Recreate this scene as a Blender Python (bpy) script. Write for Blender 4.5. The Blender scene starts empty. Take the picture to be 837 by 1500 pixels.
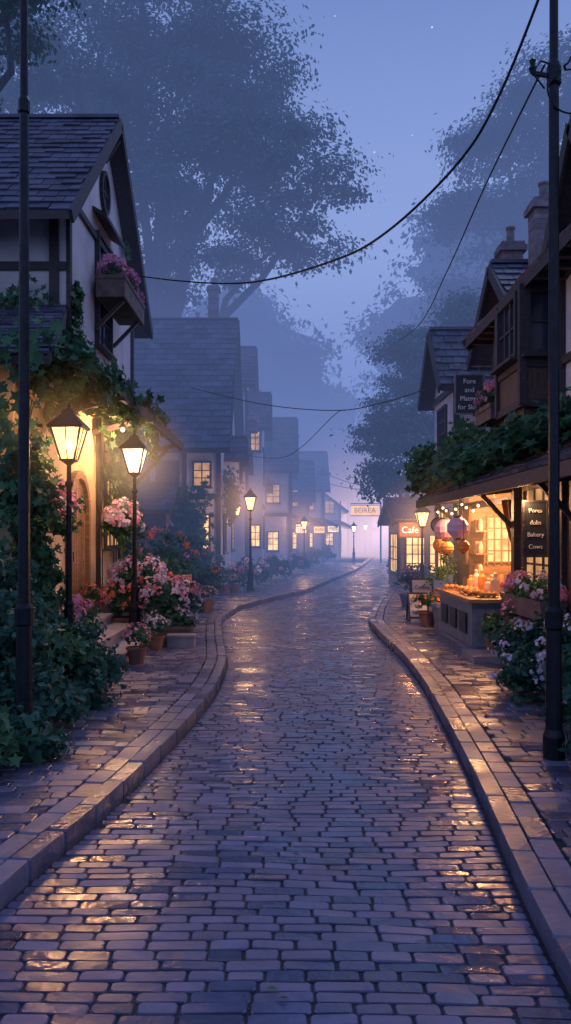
import bpy, math, random
import numpy as np
from mathutils import Vector
random.seed(7)
rng = np.random.default_rng(7)
scene = bpy.context.scene
scene.view_settings.view_transform = 'Standard'
scene.view_settings.look = 'None'
scene.view_settings.exposure = 0
COL = scene.collection

# ------------------------------------------------------------------ materials
def new_mat(name):
    m = bpy.data.materials.new(name); m.use_nodes = True
    nt = m.node_tree; nt.nodes.clear()
    out = nt.nodes.new('ShaderNodeOutputMaterial')
    return m, nt, out

def mat(name, col, rough=.7, var=.25, nscale=3., bump=.15, bscale=25., island=0., metallic=0., spec=.4, rvar=0., wet=0., col2=None, aniso=None):
    m, nt, out = new_mat(name); N = nt.nodes.new; L = nt.links.new
    b = N('ShaderNodeBsdfPrincipled'); L(b.outputs[0], out.inputs[0])
    b.inputs['Roughness'].default_value = rough
    b.inputs['Metallic'].default_value = metallic
    b.inputs['Specular IOR Level'].default_value = spec
    geo = N('ShaderNodeNewGeometry')
    nz = N('ShaderNodeTexNoise'); nz.inputs['Scale'].default_value = nscale; nz.inputs['Detail'].default_value = 5
    mp = N('ShaderNodeMapping')
    L(geo.outputs['Position'], mp.inputs[0]); L(mp.outputs[0], nz.inputs['Vector'])
    if aniso: mp.inputs['Scale'].default_value = aniso
    c2 = col2 if col2 else tuple(min(1, c*(1+var)) for c in col)
    c1 = tuple(c*(1-var) for c in col)
    ramp = N('ShaderNodeMapRange'); ramp.inputs[1].default_value = .3; ramp.inputs[2].default_value = .7
    L(nz.outputs[0], ramp.inputs[0])
    mx = N('ShaderNodeMix'); mx.data_type = 'RGBA'
    mx.inputs[6].default_value = (*c1, 1); mx.inputs[7].default_value = (*c2, 1)
    L(ramp.outputs[0], mx.inputs[0])
    cur = mx.outputs[2]
    if island > 0:
        mr = N('ShaderNodeMapRange'); mr.inputs[3].default_value = 1-island; mr.inputs[4].default_value = 1+island
        L(geo.outputs['Random Per Island'], mr.inputs[0])
        vm = N('ShaderNodeVectorMath'); vm.operation = 'SCALE'
        L(cur, vm.inputs[0]); L(mr.outputs[0], vm.inputs['Scale']); cur = vm.outputs[0]
    L(cur, b.inputs['Base Color'])
    if rvar > 0:
        n3 = N('ShaderNodeTexNoise'); n3.inputs['Scale'].default_value = 1.6; n3.inputs['Detail'].default_value = 4
        L(geo.outputs['Position'], n3.inputs['Vector'])
        ad = N('ShaderNodeMath'); ad.operation = 'MULTIPLY_ADD'; ad.inputs[1].default_value = .3
        L(geo.outputs['Random Per Island'], ad.inputs[0]); L(n3.outputs[0], ad.inputs[2])
        mr2 = N('ShaderNodeMapRange'); mr2.inputs[1].default_value = .48; mr2.inputs[2].default_value = .82
        mr2.inputs[3].default_value = rough-rvar; mr2.inputs[4].default_value = rough+rvar
        L(ad.outputs[0], mr2.inputs[0]); L(mr2.outputs[0], b.inputs['Roughness'])
    if bump > 0:
        n2 = N('ShaderNodeTexNoise'); n2.inputs['Scale'].default_value = bscale; n2.inputs['Detail'].default_value = 4
        L(geo.outputs['Position'], n2.inputs['Vector'])
        bp = N('ShaderNodeBump'); bp.inputs['Strength'].default_value = bump; bp.inputs['Distance'].default_value = .03
        L(n2.outputs[0], bp.inputs['Height']); L(bp.outputs[0], b.inputs['Normal'])
    return m

def leaf_mat(name, ca, cb, trans=.25):
    m, nt, out = new_mat(name); N = nt.nodes.new; L = nt.links.new
    geo = N('ShaderNodeNewGeometry')
    nz = N('ShaderNodeTexNoise'); nz.inputs['Scale'].default_value = .8; nz.inputs['Detail'].default_value = 3
    L(geo.outputs['Position'], nz.inputs['Vector'])
    ad = N('ShaderNodeMath'); ad.operation = 'MULTIPLY_ADD'; ad.inputs[1].default_value = .7
    sb = N('ShaderNodeMath'); sb.operation = 'SUBTRACT'; sb.inputs[1].default_value = .35
    L(nz.outputs[0], sb.inputs[0])
    L(geo.outputs['Random Per Island'], ad.inputs[0]); L(sb.outputs[0], ad.inputs[2])
    mx = N('ShaderNodeMix'); mx.data_type = 'RGBA'
    mx.inputs[6].default_value = (*ca, 1); mx.inputs[7].default_value = (*cb, 1)
    L(ad.outputs[0], mx.inputs[0])
    b = N('ShaderNodeBsdfPrincipled'); b.inputs['Roughness'].default_value = .55; b.inputs['Specular IOR Level'].default_value = .25
    L(mx.outputs[2], b.inputs['Base Color'])
    t = N('ShaderNodeBsdfTranslucent'); L(mx.outputs[2], t.inputs[0])
    ms = N('ShaderNodeMixShader'); ms.inputs[0].default_value = trans
    L(b.outputs[0], ms.inputs[1]); L(t.outputs[0], ms.inputs[2]); L(ms.outputs[0], out.inputs[0])
    return m

def emit_mat(name, col, strength, transp=0., noise=0.):
    m, nt, out = new_mat(name); N = nt.nodes.new; L = nt.links.new
    e = N('ShaderNodeEmission'); e.inputs[0].default_value = (*col, 1); e.inputs[1].default_value = strength
    if noise:
        nz = N('ShaderNodeTexNoise'); nz.inputs['Scale'].default_value = 2.5
        g = N('ShaderNodeNewGeometry'); L(g.outputs['Position'], nz.inputs['Vector'])
        mr = N('ShaderNodeMapRange'); mr.inputs[1].default_value = .3; mr.inputs[2].default_value = .7
        mr.inputs[3].default_value = strength*(1-noise); mr.inputs[4].default_value = strength*(1+noise)
        L(nz.outputs[0], mr.inputs[0]); L(mr.outputs[0], e.inputs[1])
    if transp:
        t = N('ShaderNodeBsdfTransparent'); ms = N('ShaderNodeMixShader'); ms.inputs[0].default_value = transp
        L(e.outputs[0], ms.inputs[1]); L(t.outputs[0], ms.inputs[2]); L(ms.outputs[0], out.inputs[0])
    else:
        L(e.outputs[0], out.inputs[0])
    return m

M = {}
M['cobble'] = mat('cobble_stone', (.085, .085, .158), rough=.33, var=.22, nscale=5, bump=.18, bscale=14, island=.34, rvar=.18, spec=.8)
M['paver'] = mat('paving_stone', (.105, .10, .16), rough=.34, var=.25, nscale=3, bump=.18, bscale=12, island=.3, rvar=.19, spec=.75)
M['kerb'] = mat('kerb_stone', (.11, .108, .168), rough=.36, var=.22, nscale=5, bump=.25, bscale=18, island=.25, rvar=.16, spec=.65)
M['mortar'] = mat('wet_mortar', (.014, .014, .028), rough=.6, bump=.3, bscale=40)
M['soil'] = mat('soil_and_grass', (.03, .045, .035), rough=.95, var=.5, nscale=1.2, bump=.6, bscale=8)
M['stucco'] = mat('stucco_wall', (.60, .56, .60), rough=.85, var=.18, nscale=1.3, bump=.3, bscale=30)
M['stucco2'] = mat('grey_stucco_wall', (.36, .34, .39), rough=.85, var=.2, nscale=1.1, bump=.3, bscale=25)
M['warmwall'] = mat('ochre_plaster', (.62, .47, .30), rough=.8, var=.2, nscale=1.6, bump=.35, bscale=18)
M['timber'] = mat('dark_timber', (.05, .040, .048), rough=.6, var=.3, nscale=6, bump=.4, bscale=20, aniso=(1, 1, 6))
M['boards'] = mat('brown_boards', (.11, .065, .05), rough=.55, var=.35, nscale=5, bump=.4, bscale=20, island=.25, aniso=(6, 6, 1))
M['wood'] = mat('warm_wood', (.28, .16, .085), rough=.5, var=.3, nscale=5, bump=.3, bscale=20, island=.2, aniso=(1, 1, 5))
M['shingle'] = mat('roof_shingle', (.070, .070, .112), rough=.55, var=.3, nscale=2, bump=.4, bscale=20, island=.4)
M['brick'] = mat('chimney_brick', (.20, .17, .20), rough=.8, var=.3, nscale=9, bump=.5, bscale=16, island=.2)
M['stone'] = mat('step_stone', (.26, .235, .28), rough=.5, var=.2, nscale=4, bump=.4, bscale=16)
M['iron'] = mat('black_iron', (.016, .018, .026), rough=.38, var=.3, nscale=12, bump=.1, bscale=40, metallic=.6)
M['wire'] = mat('cable_rubber', (.012, .012, .02), rough=.6, bump=0)
M['bark'] = mat('bark', (.05, .055, .07), rough=.9, var=.4, nscale=5, bump=.8, bscale=14, aniso=(3, 3, .6))
M['clay'] = mat('terracotta', (.20, .10, .08), rough=.75, var=.25, nscale=7, bump=.2)
M['planter'] = mat('planter_wood', (.14, .10, .10), rough=.7, var=.3, nscale=6, bump=.3)
M['bluepot'] = mat('slate_glazed_pot', (.14, .17, .25), rough=.45, var=.2, nscale=6, bump=.1)
M['slate'] = mat('chalkboard', (.025, .035, .055), rough=.6, var=.2, nscale=4, bump=.05)
M['chalk'] = mat('chalk_paint', (.8, .8, .82), rough=.8, var=.1, bump=0)
M['glass'] = mat('dark_window_glass', (.03, .04, .07), rough=.12, var=.3, nscale=2, bump=.03, bscale=3, spec=.7)
M['curtain'] = mat('curtain_cloth', (.18, .08, .045), rough=.85, var=.3, bump=.2)
M['white'] = mat('off_white_paint', (.6, .57, .56), rough=.55, var=.1, bump=.05)
M['bread'] = mat('bread_crust', (.45, .22, .08), rough=.7, var=.3, nscale=14, bump=.3, island=.3)
M['jar'] = mat('cream_ceramic', (.58, .48, .38), rough=.3, var=.15, bump=.03, island=.25)
M['paperpink'] = mat('pink_paper', (.78, .40, .54), rough=.7, var=.1, bump=.02)
M['paperblue'] = mat('violet_paper', (.50, .40, .72), rough=.7, var=.1, bump=.02)
M['orange'] = mat('orange_gourd', (.72, .28, .07), rough=.5, var=.2, bump=.1)
M['leafD'] = leaf_mat('ivy_leaf', (.022, .078, .054), (.085, .21, .09))
M['leafB'] = leaf_mat('shrub_leaf', (.018, .068, .060), (.055, .160, .105))
M['leafT'] = leaf_mat('tree_leaf', (.020, .078, .095), (.065, .185, .175))
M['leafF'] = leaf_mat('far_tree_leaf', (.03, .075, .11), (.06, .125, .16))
M['pink'] = leaf_mat('pink_petal', (.60, .17, .34), (.86, .46, .62), .3)
M['white_p'] = leaf_mat('lilac_white_petal', (.54, .48, .72), (.82, .76, .86), .3)
M['red'] = leaf_mat('red_petal', (.6, .07, .06), (.85, .34, .14), .3)
M['lit'] = emit_mat('lit_window', (1., .55, .20), 1.7, noise=.5)
M['lit2'] = emit_mat('lit_window_dim', (1., .50, .2), .55, noise=.5)
M['litw'] = emit_mat('lit_shopfront', (1., .70, .38), 1.9, noise=.35)
M['bulb'] = emit_mat('warm_bulb', (1., .62, .25), 9)
M['pane'] = emit_mat('lantern_glass', (1., .60, .20), 3.6, transp=.45)
M['panew'] = emit_mat('lantern_glass_white', (1., .78, .48), 4.6, transp=.4)
M['signO'] = emit_mat('lit_orange_sign', (1., .22, .05), .9, noise=.15)
M['signY'] = emit_mat('lit_yellow_sign', (1., .52, .16), 1.8, noise=.15)

# ------------------------------------------------------------------ mesh builder
class MB:
    def __init__(s): s.v = []; s.f = []; s.m = []
    def add(s, vs, fs, mi=0):
        o = len(s.v); s.v.extend([tuple(p) for p in vs])
        for f in fs: s.f.append(tuple(i+o for i in f)); s.m.append(mi)
    def box(s, x0, x1, y0, y1, z0, z1, mi=0):
        vs = [(x0,y0,z0),(x1,y0,z0),(x1,y1,z0),(x0,y1,z0),(x0,y0,z1),(x1,y0,z1),(x1,y1,z1),(x0,y1,z1)]
        s.add(vs, [(0,3,2,1),(4,5,6,7),(0,1,5,4),(1,2,6,5),(2,3,7,6),(3,0,4,7)], mi)
    def beam(s, a, b, w, h, mi=0, up=(0,0,1)):
        a = Vector(a); b = Vector(b); d = (b-a).normalized(); up = Vector(up)
        r = d.cross(up)
        if r.length < 1e-3: r = d.cross(Vector((1,0,0)))
        r.normalize(); u = r.cross(d).normalized()
        vs = []
        for p in (a, b):
            for sx, sz in ((-1,-1),(1,-1),(1,1),(-1,1)): vs.append(p+r*(sx*w/2)+u*(sz*h/2))
        s.add(vs, [(0,1,2,3),(7,6,5,4),(0,4,5,1),(1,5,6,2),(2,6,7,3),(3,7,4,0)], mi)
    def tube(s, pts, rad, n=6, mi=0, cap=True):
        pts = [Vector(p) for p in pts]
        if not hasattr(rad, '__len__'): rad = [rad]*len(pts)
        vs = []; prev = None
        for i, p in enumerate(pts):
            d = (pts[min(i+1, len(pts)-1)]-pts[max(i-1, 0)]).normalized()
            if prev is None:
                r = d.cross(Vector((0,0,1)))
                if r.length < .05: r = d.cross(Vector((1,0,0)))
            else:
                r = prev-d*prev.dot(d)
            r.normalize(); prev = r; u = d.cross(r)
            for k in range(n):
                a = 2*math.pi*k/n; vs.append(p+(r*math.cos(a)+u*math.sin(a))*rad[i])
        fs = [(i*n+k, i*n+(k+1) % n, (i+1)*n+(k+1) % n, (i+1)*n+k) for i in range(len(pts)-1) for k in range(n)]
        if cap: fs.append(tuple(range(n-1, -1, -1))); fs.append(tuple(range((len(pts)-1)*n, len(pts)*n)))
        s.add(vs, fs, mi)
    def lathe(s, x, y, prof, n=10, mi=0, rot=0.):
        vs = []
        for r, z in prof:
            for k in range(n):
                a = 2*math.pi*k/n+rot; vs.append((x+r*math.cos(a), y+r*math.sin(a), z))
        fs = [(i*n+k, i*n+(k+1) % n, (i+1)*n+(k+1) % n, (i+1)*n+k) for i in range(len(prof)-1) for k in range(n)]
        fs.append(tuple(range(n-1, -1, -1))); fs.append(tuple(range((len(prof)-1)*n, len(prof)*n)))
        s.add(vs, fs, mi)
    def ball(s, c, r, n=10, mi=0, sz=1.):
        prof = [(max(.002, r*math.sin(math.pi*i/8)), c[2]-r*sz*math.cos(math.pi*i/8)) for i in range(9)]
        s.lathe(c[0], c[1], prof, n, mi)
    def obj(s, name, mats, parent=None, smooth=False):
        if not s.v: return None
        A = np.array(s.v, dtype=float)
        org = np.array([(A[:,0].min()+A[:,0].max())/2, (A[:,1].min()+A[:,1].max())/2, A[:,2].min()])
        me = bpy.data.meshes.new(name); me.from_pydata((A-org).tolist(), [], s.f)
        if not isinstance(mats, (list, tuple)): mats = [mats]
        for m in mats: me.materials.append(m)
        me.polygons.foreach_set('material_index', s.m)
        if smooth: me.polygons.foreach_set('use_smooth', [True]*len(s.f))
        me.update()
        o = bpy.data.objects.new(name, me); COL.objects.link(o)
        o.location = org
        if parent: o.parent = parent; o.location = Vector(org)-parent.location
        return o

def grp(name, loc):
    e = bpy.data.objects.new(name, None); e.location = loc; e.empty_display_size = .3; COL.objects.link(e); return e

def text(body, loc, size, rot, m, parent=None, name='lettering'):
    c = bpy.data.curves.new(name, 'FONT'); c.body = body; c.size = size; c.align_x = 'CENTER'; c.align_y = 'CENTER'; c.extrude = .004
    c.materials.append(m); o = bpy.data.objects.new(name, c); COL.objects.link(o)
    o.rotation_euler = [math.radians(a) for a in rot]; o.location = loc
    if parent: o.parent = parent; o.location = Vector(loc)-parent.location
    return o

# ------------------------------------------------------------------ leaves
def star(k, r0, r1, cup=.1):
    vs = [(0, 0, -cup)]
    for i in range(2*k):
        a = math.pi*i/k; r = r0 if i % 2 == 0 else r1
        vs.append((r*math.sin(a), r*math.cos(a), 0 if i % 2 == 0 else cup*.4))
    return np.array(vs), np.array([(0, i+1, (i+1) % (2*k)+1) for i in range(2*k)])
RH = (np.array([(0,-.5,0),(.27,0,.09),(0,.5,0),(-.27,0,.09)]), np.array([(0,1,2),(0,2,3)]))
IVY = (np.array([(0,-.12,-.04),(0,.55,.02),(.15,.2,.0),(.45,.22,.05),(.25,-.05,0),(.35,-.38,.06),(0,-.25,0),(-.35,-.38,.06),(-.25,-.05,0),(-.45,.22,.05),(-.15,.2,0)]),
       np.array([(0,i,i+1) for i in range(1,10)]+[(0,10,1)]))
FLOWER = star(5, .5, .3, .12)
def leaf_mesh(name, P, N, size, tm, material, parent=None, spread=.7):
    n = len(P)
    if n == 0: return
    P = np.asarray(P, float)
    N = np.asarray(N, float)
    N = N/(np.linalg.norm(N, axis=1, keepdims=True)+1e-6)+rng.normal(0, spread, (n, 3))
    N /= np.linalg.norm(N, axis=1, keepdims=True)+1e-6
    R = rng.normal(0, 1, (n, 3)); T = np.cross(N, R); T /= np.linalg.norm(T, axis=1, keepdims=True)+1e-6
    B = np.cross(N, T)
    S = size*rng.uniform(.65, 1.35, n)
    tv, tf = tm; k = len(tv)
    V = P[:, None, :]+S[:, None, None]*(tv[None, :, 0:1]*T[:, None, :]+tv[None, :, 1:2]*B[:, None, :]+tv[None, :, 2:3]*N[:, None, :])
    F = (tf[None]+(np.arange(n)*k)[:, None, None]).reshape(-1)
    org = P.mean(axis=0)
    V = (V.reshape(-1, 3)-org)
    me = bpy.data.meshes.new(name)
    me.vertices.add(len(V)); me.vertices.foreach_set('co', V.reshape(-1))
    me.loops.add(len(F)); me.loops.foreach_set('vertex_index', F.astype(np.int32))
    nf = len(F)//3
    me.polygons.add(nf); me.polygons.foreach_set('loop_start', np.arange(0, 3*nf, 3, dtype=np.int32))
    me.update(calc_edges=True)
    me.materials.append(material)
    o = bpy.data.objects.new(name, me); COL.objects.link(o); o.location = org
    if parent: o.parent = parent; o.location = Vector(org)-parent.location
    return o

def clumps(ells, nsub, rsub, per, lo=.5, hi=1.02, flat=.6):
    P = []; N = []; C = []
    w = np.array([(e[3]*e[4]*e[5])**(2/3.) for e in ells]); w /= w.sum()
    for e, ww in zip(ells, w):
        k = max(1, int(nsub*ww))
        d = rng.normal(0, 1, (k, 3)); d /= np.linalg.norm(d, axis=1, keepdims=True)
        d[:, 2] = np.where(d[:, 2] < -.5, -d[:, 2]*.4, d[:, 2])
        rr = rng.uniform(lo, hi, (k, 1))
        c = np.array(e[:3])+d*rr*np.array(e[3:6])
        for i in range(k):
            rs = rsub*rng.uniform(.6, 1.3)
            q = rng.normal(0, .5, (per, 3))*np.array([rs, rs, rs*flat])
            P.append(c[i]+q); N.append(q/rs+np.array([0, 0, .55])+d[i]*.5); C.append(c[i])
    return np.concatenate(P), np.concatenate(N), np.array(C)

def curve_pts(a, b, sag, n=6, wob=.0):
    a = Vector(a); b = Vector(b); out = []
    for i in range(n+1):
        t = i/n; p = a.lerp(b, t); p.z += sag*4*t*(1-t)
        if 0 < i < n and wob: p += Vector(rng.uniform(-wob, wob, 3))
        out.append(p)
    return out

def tree(name, base, top, r, ells, nsub, rsub, per, size, lm, nbr=40, tmpl=RH, wob=.4, flat=.6, lo=.5):
    g = grp(name, base); mb = MB()
    base = Vector(base); top = Vector(top)
    tr = curve_pts(base, top, 0, 8, wob*.5)
    mb.tube(tr, [r*(1.25 if i == 0 else 1-.75*i/8) for i in range(9)], 10)
    P, N, C = clumps(ells, nsub, rsub, per, lo=lo, flat=flat)
    limbs = []
    for e in ells:
        c = Vector(e[:3]); j = rng.integers(3, 7)
        lp = curve_pts(tr[j], c, e[5]*.18, 6, wob*.6)
        mb.tube(lp, [r*.42*(1-.8*i/6) for i in range(7)], 7); limbs.append(lp)
    idx = rng.choice(len(C), min(nbr, len(C)), replace=False)
    for i in idx:
        c = Vector(C[i]); best = min(limbs, key=lambda l: min((p-c).length for p in l))
        p0 = min(best[2:], key=lambda p: (p-c).length)
        mb.tube(curve_pts(p0, c, .15*(p0-c).length, 4, wob*.25), [r*.14, r*.11, r*.08, r*.05, r*.02], 5)
    mb.obj('trunk_and_branches', M['bark'], g, smooth=True)
    leaf_mesh('foliage', P, N, size, tmpl, lm, g, spread=.4)
    return g

def shrub(name, ells, nsub, rsub, per, size, lm, fl=None, nheads=0, hr=.09, fs=.05, tmpl=RH, bl=14, stems=True):
    e0 = ells[0]; g = grp(name, (e0[0], e0[1], max(0., e0[2]-e0[5])))
    P, N, C = clumps(ells, nsub, rsub, per, lo=.35)
    P[:, 2] = np.maximum(P[:, 2], .02)
    leaf_mesh('leaves', P, N, size, tmpl, lm, g)
    if stems:
        mb = MB()
        for i in rng.choice(len(C), min(14, len(C)), replace=False):
            c = C[i]; e = min(ells, key=lambda q: (q[0]-c[0])**2+(q[1]-c[1])**2+(q[2]-c[2])**2)
            b = (e[0]+rng.uniform(-.3, .3)*e[3], e[1]+rng.uniform(-.3, .3)*e[4], max(.0, e[2]-e[5]))
            mb.tube(curve_pts(b, c, .05, 3), .007, 4)
        mb.obj('stems', M['bark'], g)
    if fl:
        per_m = nheads//len(fl)
        for m in fl:
            Q = []; NN = []
            for _ in range(per_m):
                e = ells[rng.integers(len(ells))]
                d = rng.normal(0, 1, 3); d[1] = -abs(d[1])*.8; d[2] = abs(d[2])*.9+.1; d /= np.linalg.norm(d)
                c = np.array(e[:3])+d*np.array(e[3:6])*1.08
                o = rng.normal(0, 1, (bl, 3)); o /= np.linalg.norm(o, axis=1, keepdims=True)
                Q.append(c+o*hr*rng.uniform(.6, 1.2)); NN.append(o+d*.8)
            leaf_mesh('blossoms', np.concatenate(Q), np.concatenate(NN), fs, FLOWER, m, g, spread=.25)
    return g

def planter(name, x0, x1, y0, y1, z0, z1, fl, n=40, mt='planter', h=.22, size=.085, bl=9, heads=26):
    cx, cy = (x0+x1)/2, (y0+y1)/2
    g = grp(name, (cx, cy, z0)); mb = MB(); t = .03
    mb.box(x0, x1, y0, y0+t, z0, z1); mb.box(x0, x1, y1-t, y1, z0, z1)
    mb.box(x0, x0+t, y0+t, y1-t, z0, z1); mb.box(x1-t, x1, y0+t, y1-t, z0, z1)
    mb.box(x0+t, x1-t, y0+t, y1-t, z0+.01, z1-.05, 1)
    mb.box(x0-.02, x1+.02, y0-.02, y0, z1-.05, z1+.02); mb.box(x0-.02, x1+.02, y1, y1+.02, z1-.05, z1+.02)
    mb.box(x0-.02, x0, y0, y1, z1-.05, z1+.02); mb.box(x1, x1+.02, y0, y1, z1-.05, z1+.02)
    mb.obj('trough', [M[mt], M['soil']], g)
    e = [(cx, cy, z1+h*.35, (x1-x0)*.56, (y1-y0)*.56, h)]
    P, N, C = clumps(e, n, .13, 16, lo=.2); leaf_mesh('leaves', P, N, size, RH, M['leafD'], g)
    for m in fl:
        Q = []; NN = []
        for _ in range(heads//len(fl)):
            d = rng.normal(0, 1, 3); d[2] = abs(d[2]); d /= np.linalg.norm(d)
            c = np.array(e[0][:3])+d*np.array(e[0][3:6])*1.15
            o = rng.normal(0, 1, (bl, 3)); o /= np.linalg.norm(o, axis=1, keepdims=True)
            Q.append(c+o*.055); NN.append(o+d)
        leaf_mesh('blossoms', np.concatenate(Q), np.concatenate(NN), .065, FLOWER, M[m], g, spread=.25)
    return g

def pot(name, x, y, z, r, h, mt, leaf, fl=None, ph=.3):
    g = grp(name, (x, y, z)); mb = MB()
    mb.lathe(x, y, [(r*.68, z), (r*.95, z+h*.85), (r*1.08, z+h*.86), (r*1.08, z+h), (r*.9, z+h), (r*.88, z+h*.9)], 14)
    mb.obj('pot', M[mt], g, smooth=False)
    P, N, C = clumps([(x, y, z+h+ph*.5, r*1.3, r*1.3, ph*.6)], 18, .12, 18, lo=.1)
    leaf_mesh('leaves', P, N, .08, RH, M[leaf], g)
    if fl:
        o = rng.normal(0, 1, (60, 3)); o[:, 2] = abs(o[:, 2]); o /= np.linalg.norm(o, axis=1, keepdims=True)
        leaf_mesh('blossoms', np.array([x, y, z+h+ph*.5])+o*np.array([r*1.4, r*1.4, ph*.7]), o, .06, FLOWER, M[fl], g, spread=.3)

# ------------------------------------------------------------------ road layout (metres; Y = away from viewer)
Lk = np.array([(-12,-2.6),(0,-1.95),(3,-1.66),(4.44,-1.55),(5.22,-1.40),(5.78,-1.29),(6.96,-1.16),(8.42,-1.0),(10.43,-.87),(12.6,-.90),(15.5,-1.2),(18.9,-1.5),(22.2,-1.25),(25.3,-.38),(28.9,.77),(36.9,2.2),(45.3,3.85),(55.8,5.44),(70,7.4),(95,12),(130,20)])
Rk = np.array([(-12,1.0),(0,1.1),(3.56,1.24),(4.4,1.29),(5.39,1.40),(6.4,1.5),(8.1,1.64),(10.7,1.82),(13.3,1.9),(16,1.85),(18.5,1.88),(21.8,2.35),(26.7,3.2),(34.3,4.5),(43.6,5.9),(53,7.3),(70,9.8),(95,15),(130,24)])
def smooth(tab):
    ys = np.arange(-12, 130, .1); xs = np.interp(ys, tab[:, 0], tab[:, 1])
    k = np.ones(15)/15; xs2 = np.convolve(np.pad(xs, 7, mode='edge'), k, 'valid')
    return lambda y: float(np.interp(y, ys, xs2))
LX = smooth(Lk); RX = smooth(Rk)

def stoneq(mb, q, z, h, bev, ch, tx=0., ty=0.):
    q = [Vector(p) for p in q]; c = sum(q, Vector((0, 0)))/4
    ring = []
    for i in range(4):
        p = q[i]; a = q[i-1]-p; b = q[(i+1) % 4]-p
        if a.length < .03 or b.length < .03: return
        ring.append(p+a.normalized()*min(ch, a.length*.4)); ring.append(p+b.normalized()*min(ch, b.length*.4))
    vs = []
    for lvl, (ins, dz) in enumerate(((0, -h), (0, -bev), (bev*.7, 0))):
        for r in ring:
            d = r-c; s = max(.3, 1-ins/max(.02, d.length)); p = c+d*s
            vs.append((p.x, p.y, z+dz+tx*(p.x-c.x)+ty*(p.y-c.y)))
    fs = [(l*8+k, l*8+(k+1) % 8, (l+1)*8+(k+1) % 8, (l+1)*8+k) for l in range(2) for k in range(8)]
    fs.append(tuple(range(16, 24)))
    mb.add(vs, fs)

def rows(mb, lf, rf, ya, yb, rh, w0, w1, z, h, gap, tilt, jit, grow=True, bev=.008, ch=.016):
    y = ya; k = 0
    while y < yb:
        r = rh*random.uniform(.9, 1.1)
        if grow and y > 36: r *= 2
        x0, x1 = lf(y+r/2), rf(y+r/2)
        x = x0-random.uniform(0, w0*.9)
        bend = lambda X: .022*math.sin(X*1.3+y*.7)+.01*math.sin(X*2.9+y*1.9)
        while x < x1:
            w = random.uniform(w0, w1)*(1.8 if grow and y > 36 else 1); a = max(x, x0); b = min(x+w, x1)
            if x1-b < w0*.35: b = x1
            if b-a > .06:
                g = gap/2*random.uniform(.8, 1.4); J = lambda: random.uniform(-jit, jit)
                stoneq(mb, [(a+g+J(), y+g+bend(a)+J()), (b-g+J(), y+g+bend(b)+J()), (b-g+J(), y+r-g+bend(b)+J()), (a+g+J(), y+r-g+bend(a)+J())],
                       z+random.uniform(-.004, .003), h, bev, ch, random.gauss(0, tilt), random.gauss(0, tilt*1.6))
            x += w
            if b == x1: break
        y += r; k += 1

mb = MB(); rows(mb, lambda y: LX(y)+.02, lambda y: RX(y)-.02, 0, 85, .090, .17, .31, 0, .03, .011, .016, .003, bev=.007, ch=.013)
mb.obj('cobblestone_road', M['cobble'])

mb = MB()
ys = np.arange(-12, 128, 1.)
for a, b in zip(ys[:-1], ys[1:]):
    mb.add([(LX(a)-.1, a, -.012), (RX(a)+.1, a, -.012), (RX(b)+.1, b, -.012), (LX(b)-.1, b, -.012)], [(0, 1, 2, 3)])
mb.obj('road_bed', M['mortar'])
mb = MB()
for a, b in zip(ys[:-1], ys[1:]):
    for f, s in ((LX, -1), (RX, 1)):
        q = [(f(a)+s*.12, a, .085), (f(a)+s*40, a, .085), (f(b)+s*40, b, .085), (f(b)+s*.12, b, .085)]
        mb.add(q, [(0, 1, 2, 3) if s > 0 else (3, 2, 1, 0)])
mb.obj('verge', M['soil'])
mb = MB(); mb.box(-400, 400, -60, 700, -.3, -.06); mb.obj('ground', M['soil'])

def kerb(f, s, name):
    mb = MB()
    for off0, off1, z, ln, tl in ((0., .13, .122, .5, .003), (.142, .30, .116, .36, .01)):
        y = -3.
        while y < 95:
            dy = ln*random.uniform(.8, 1.2)/math.hypot(1, (f(y+.3)-f(y))/.3)
            if y > 45: dy *= 2
            a, b = y+.006, y+dy-.006
            def pt(yy, o):
                t = Vector((f(yy+.15)-f(yy-.15), .3)).normalized(); n = Vector((t.y, -t.x))*s
                return Vector((f(yy), yy))+n*o
            q = [pt(a, off0), pt(a, off1), pt(b, off1), pt(b, off0)]
            if s < 0: q = q[::-1]
            stoneq(mb, q, z+random.uniform(-.004, .004), .2, .014, .012, random.gauss(0, tl), random.gauss(0, tl))
            y += dy
    mb.obj(name, M['kerb'])
kerb(LX, -1, 'kerb'); kerb(RX, 1, 'kerb')

def lb(y): return float(np.interp(y, [0, 10, 12, 26, 29, 41, 44, 56, 60], [-3.4, -3.4, -3.75, -3.6, -2.6, -2.0, .2, .9, 2.6]))
def rb(y): return float(np.interp(y, [0, 8, 12, 18, 22, 30, 40, 60], [3.2, 3.3, 3.8, 3.9, 4.2, 5.2, 7.5, 10]))
mb = MB()
rows(mb, lb, lambda y: LX(y)-.315, 0, 58, .155, .2, .40, .112, .03, .012, .014, .005)
rows(mb, lambda y: RX(y)+.315, rb, 0, 58, .155, .2, .40, .112, .03, .012, .014, .005)
mb.obj('pavement', M['paver'])

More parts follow.
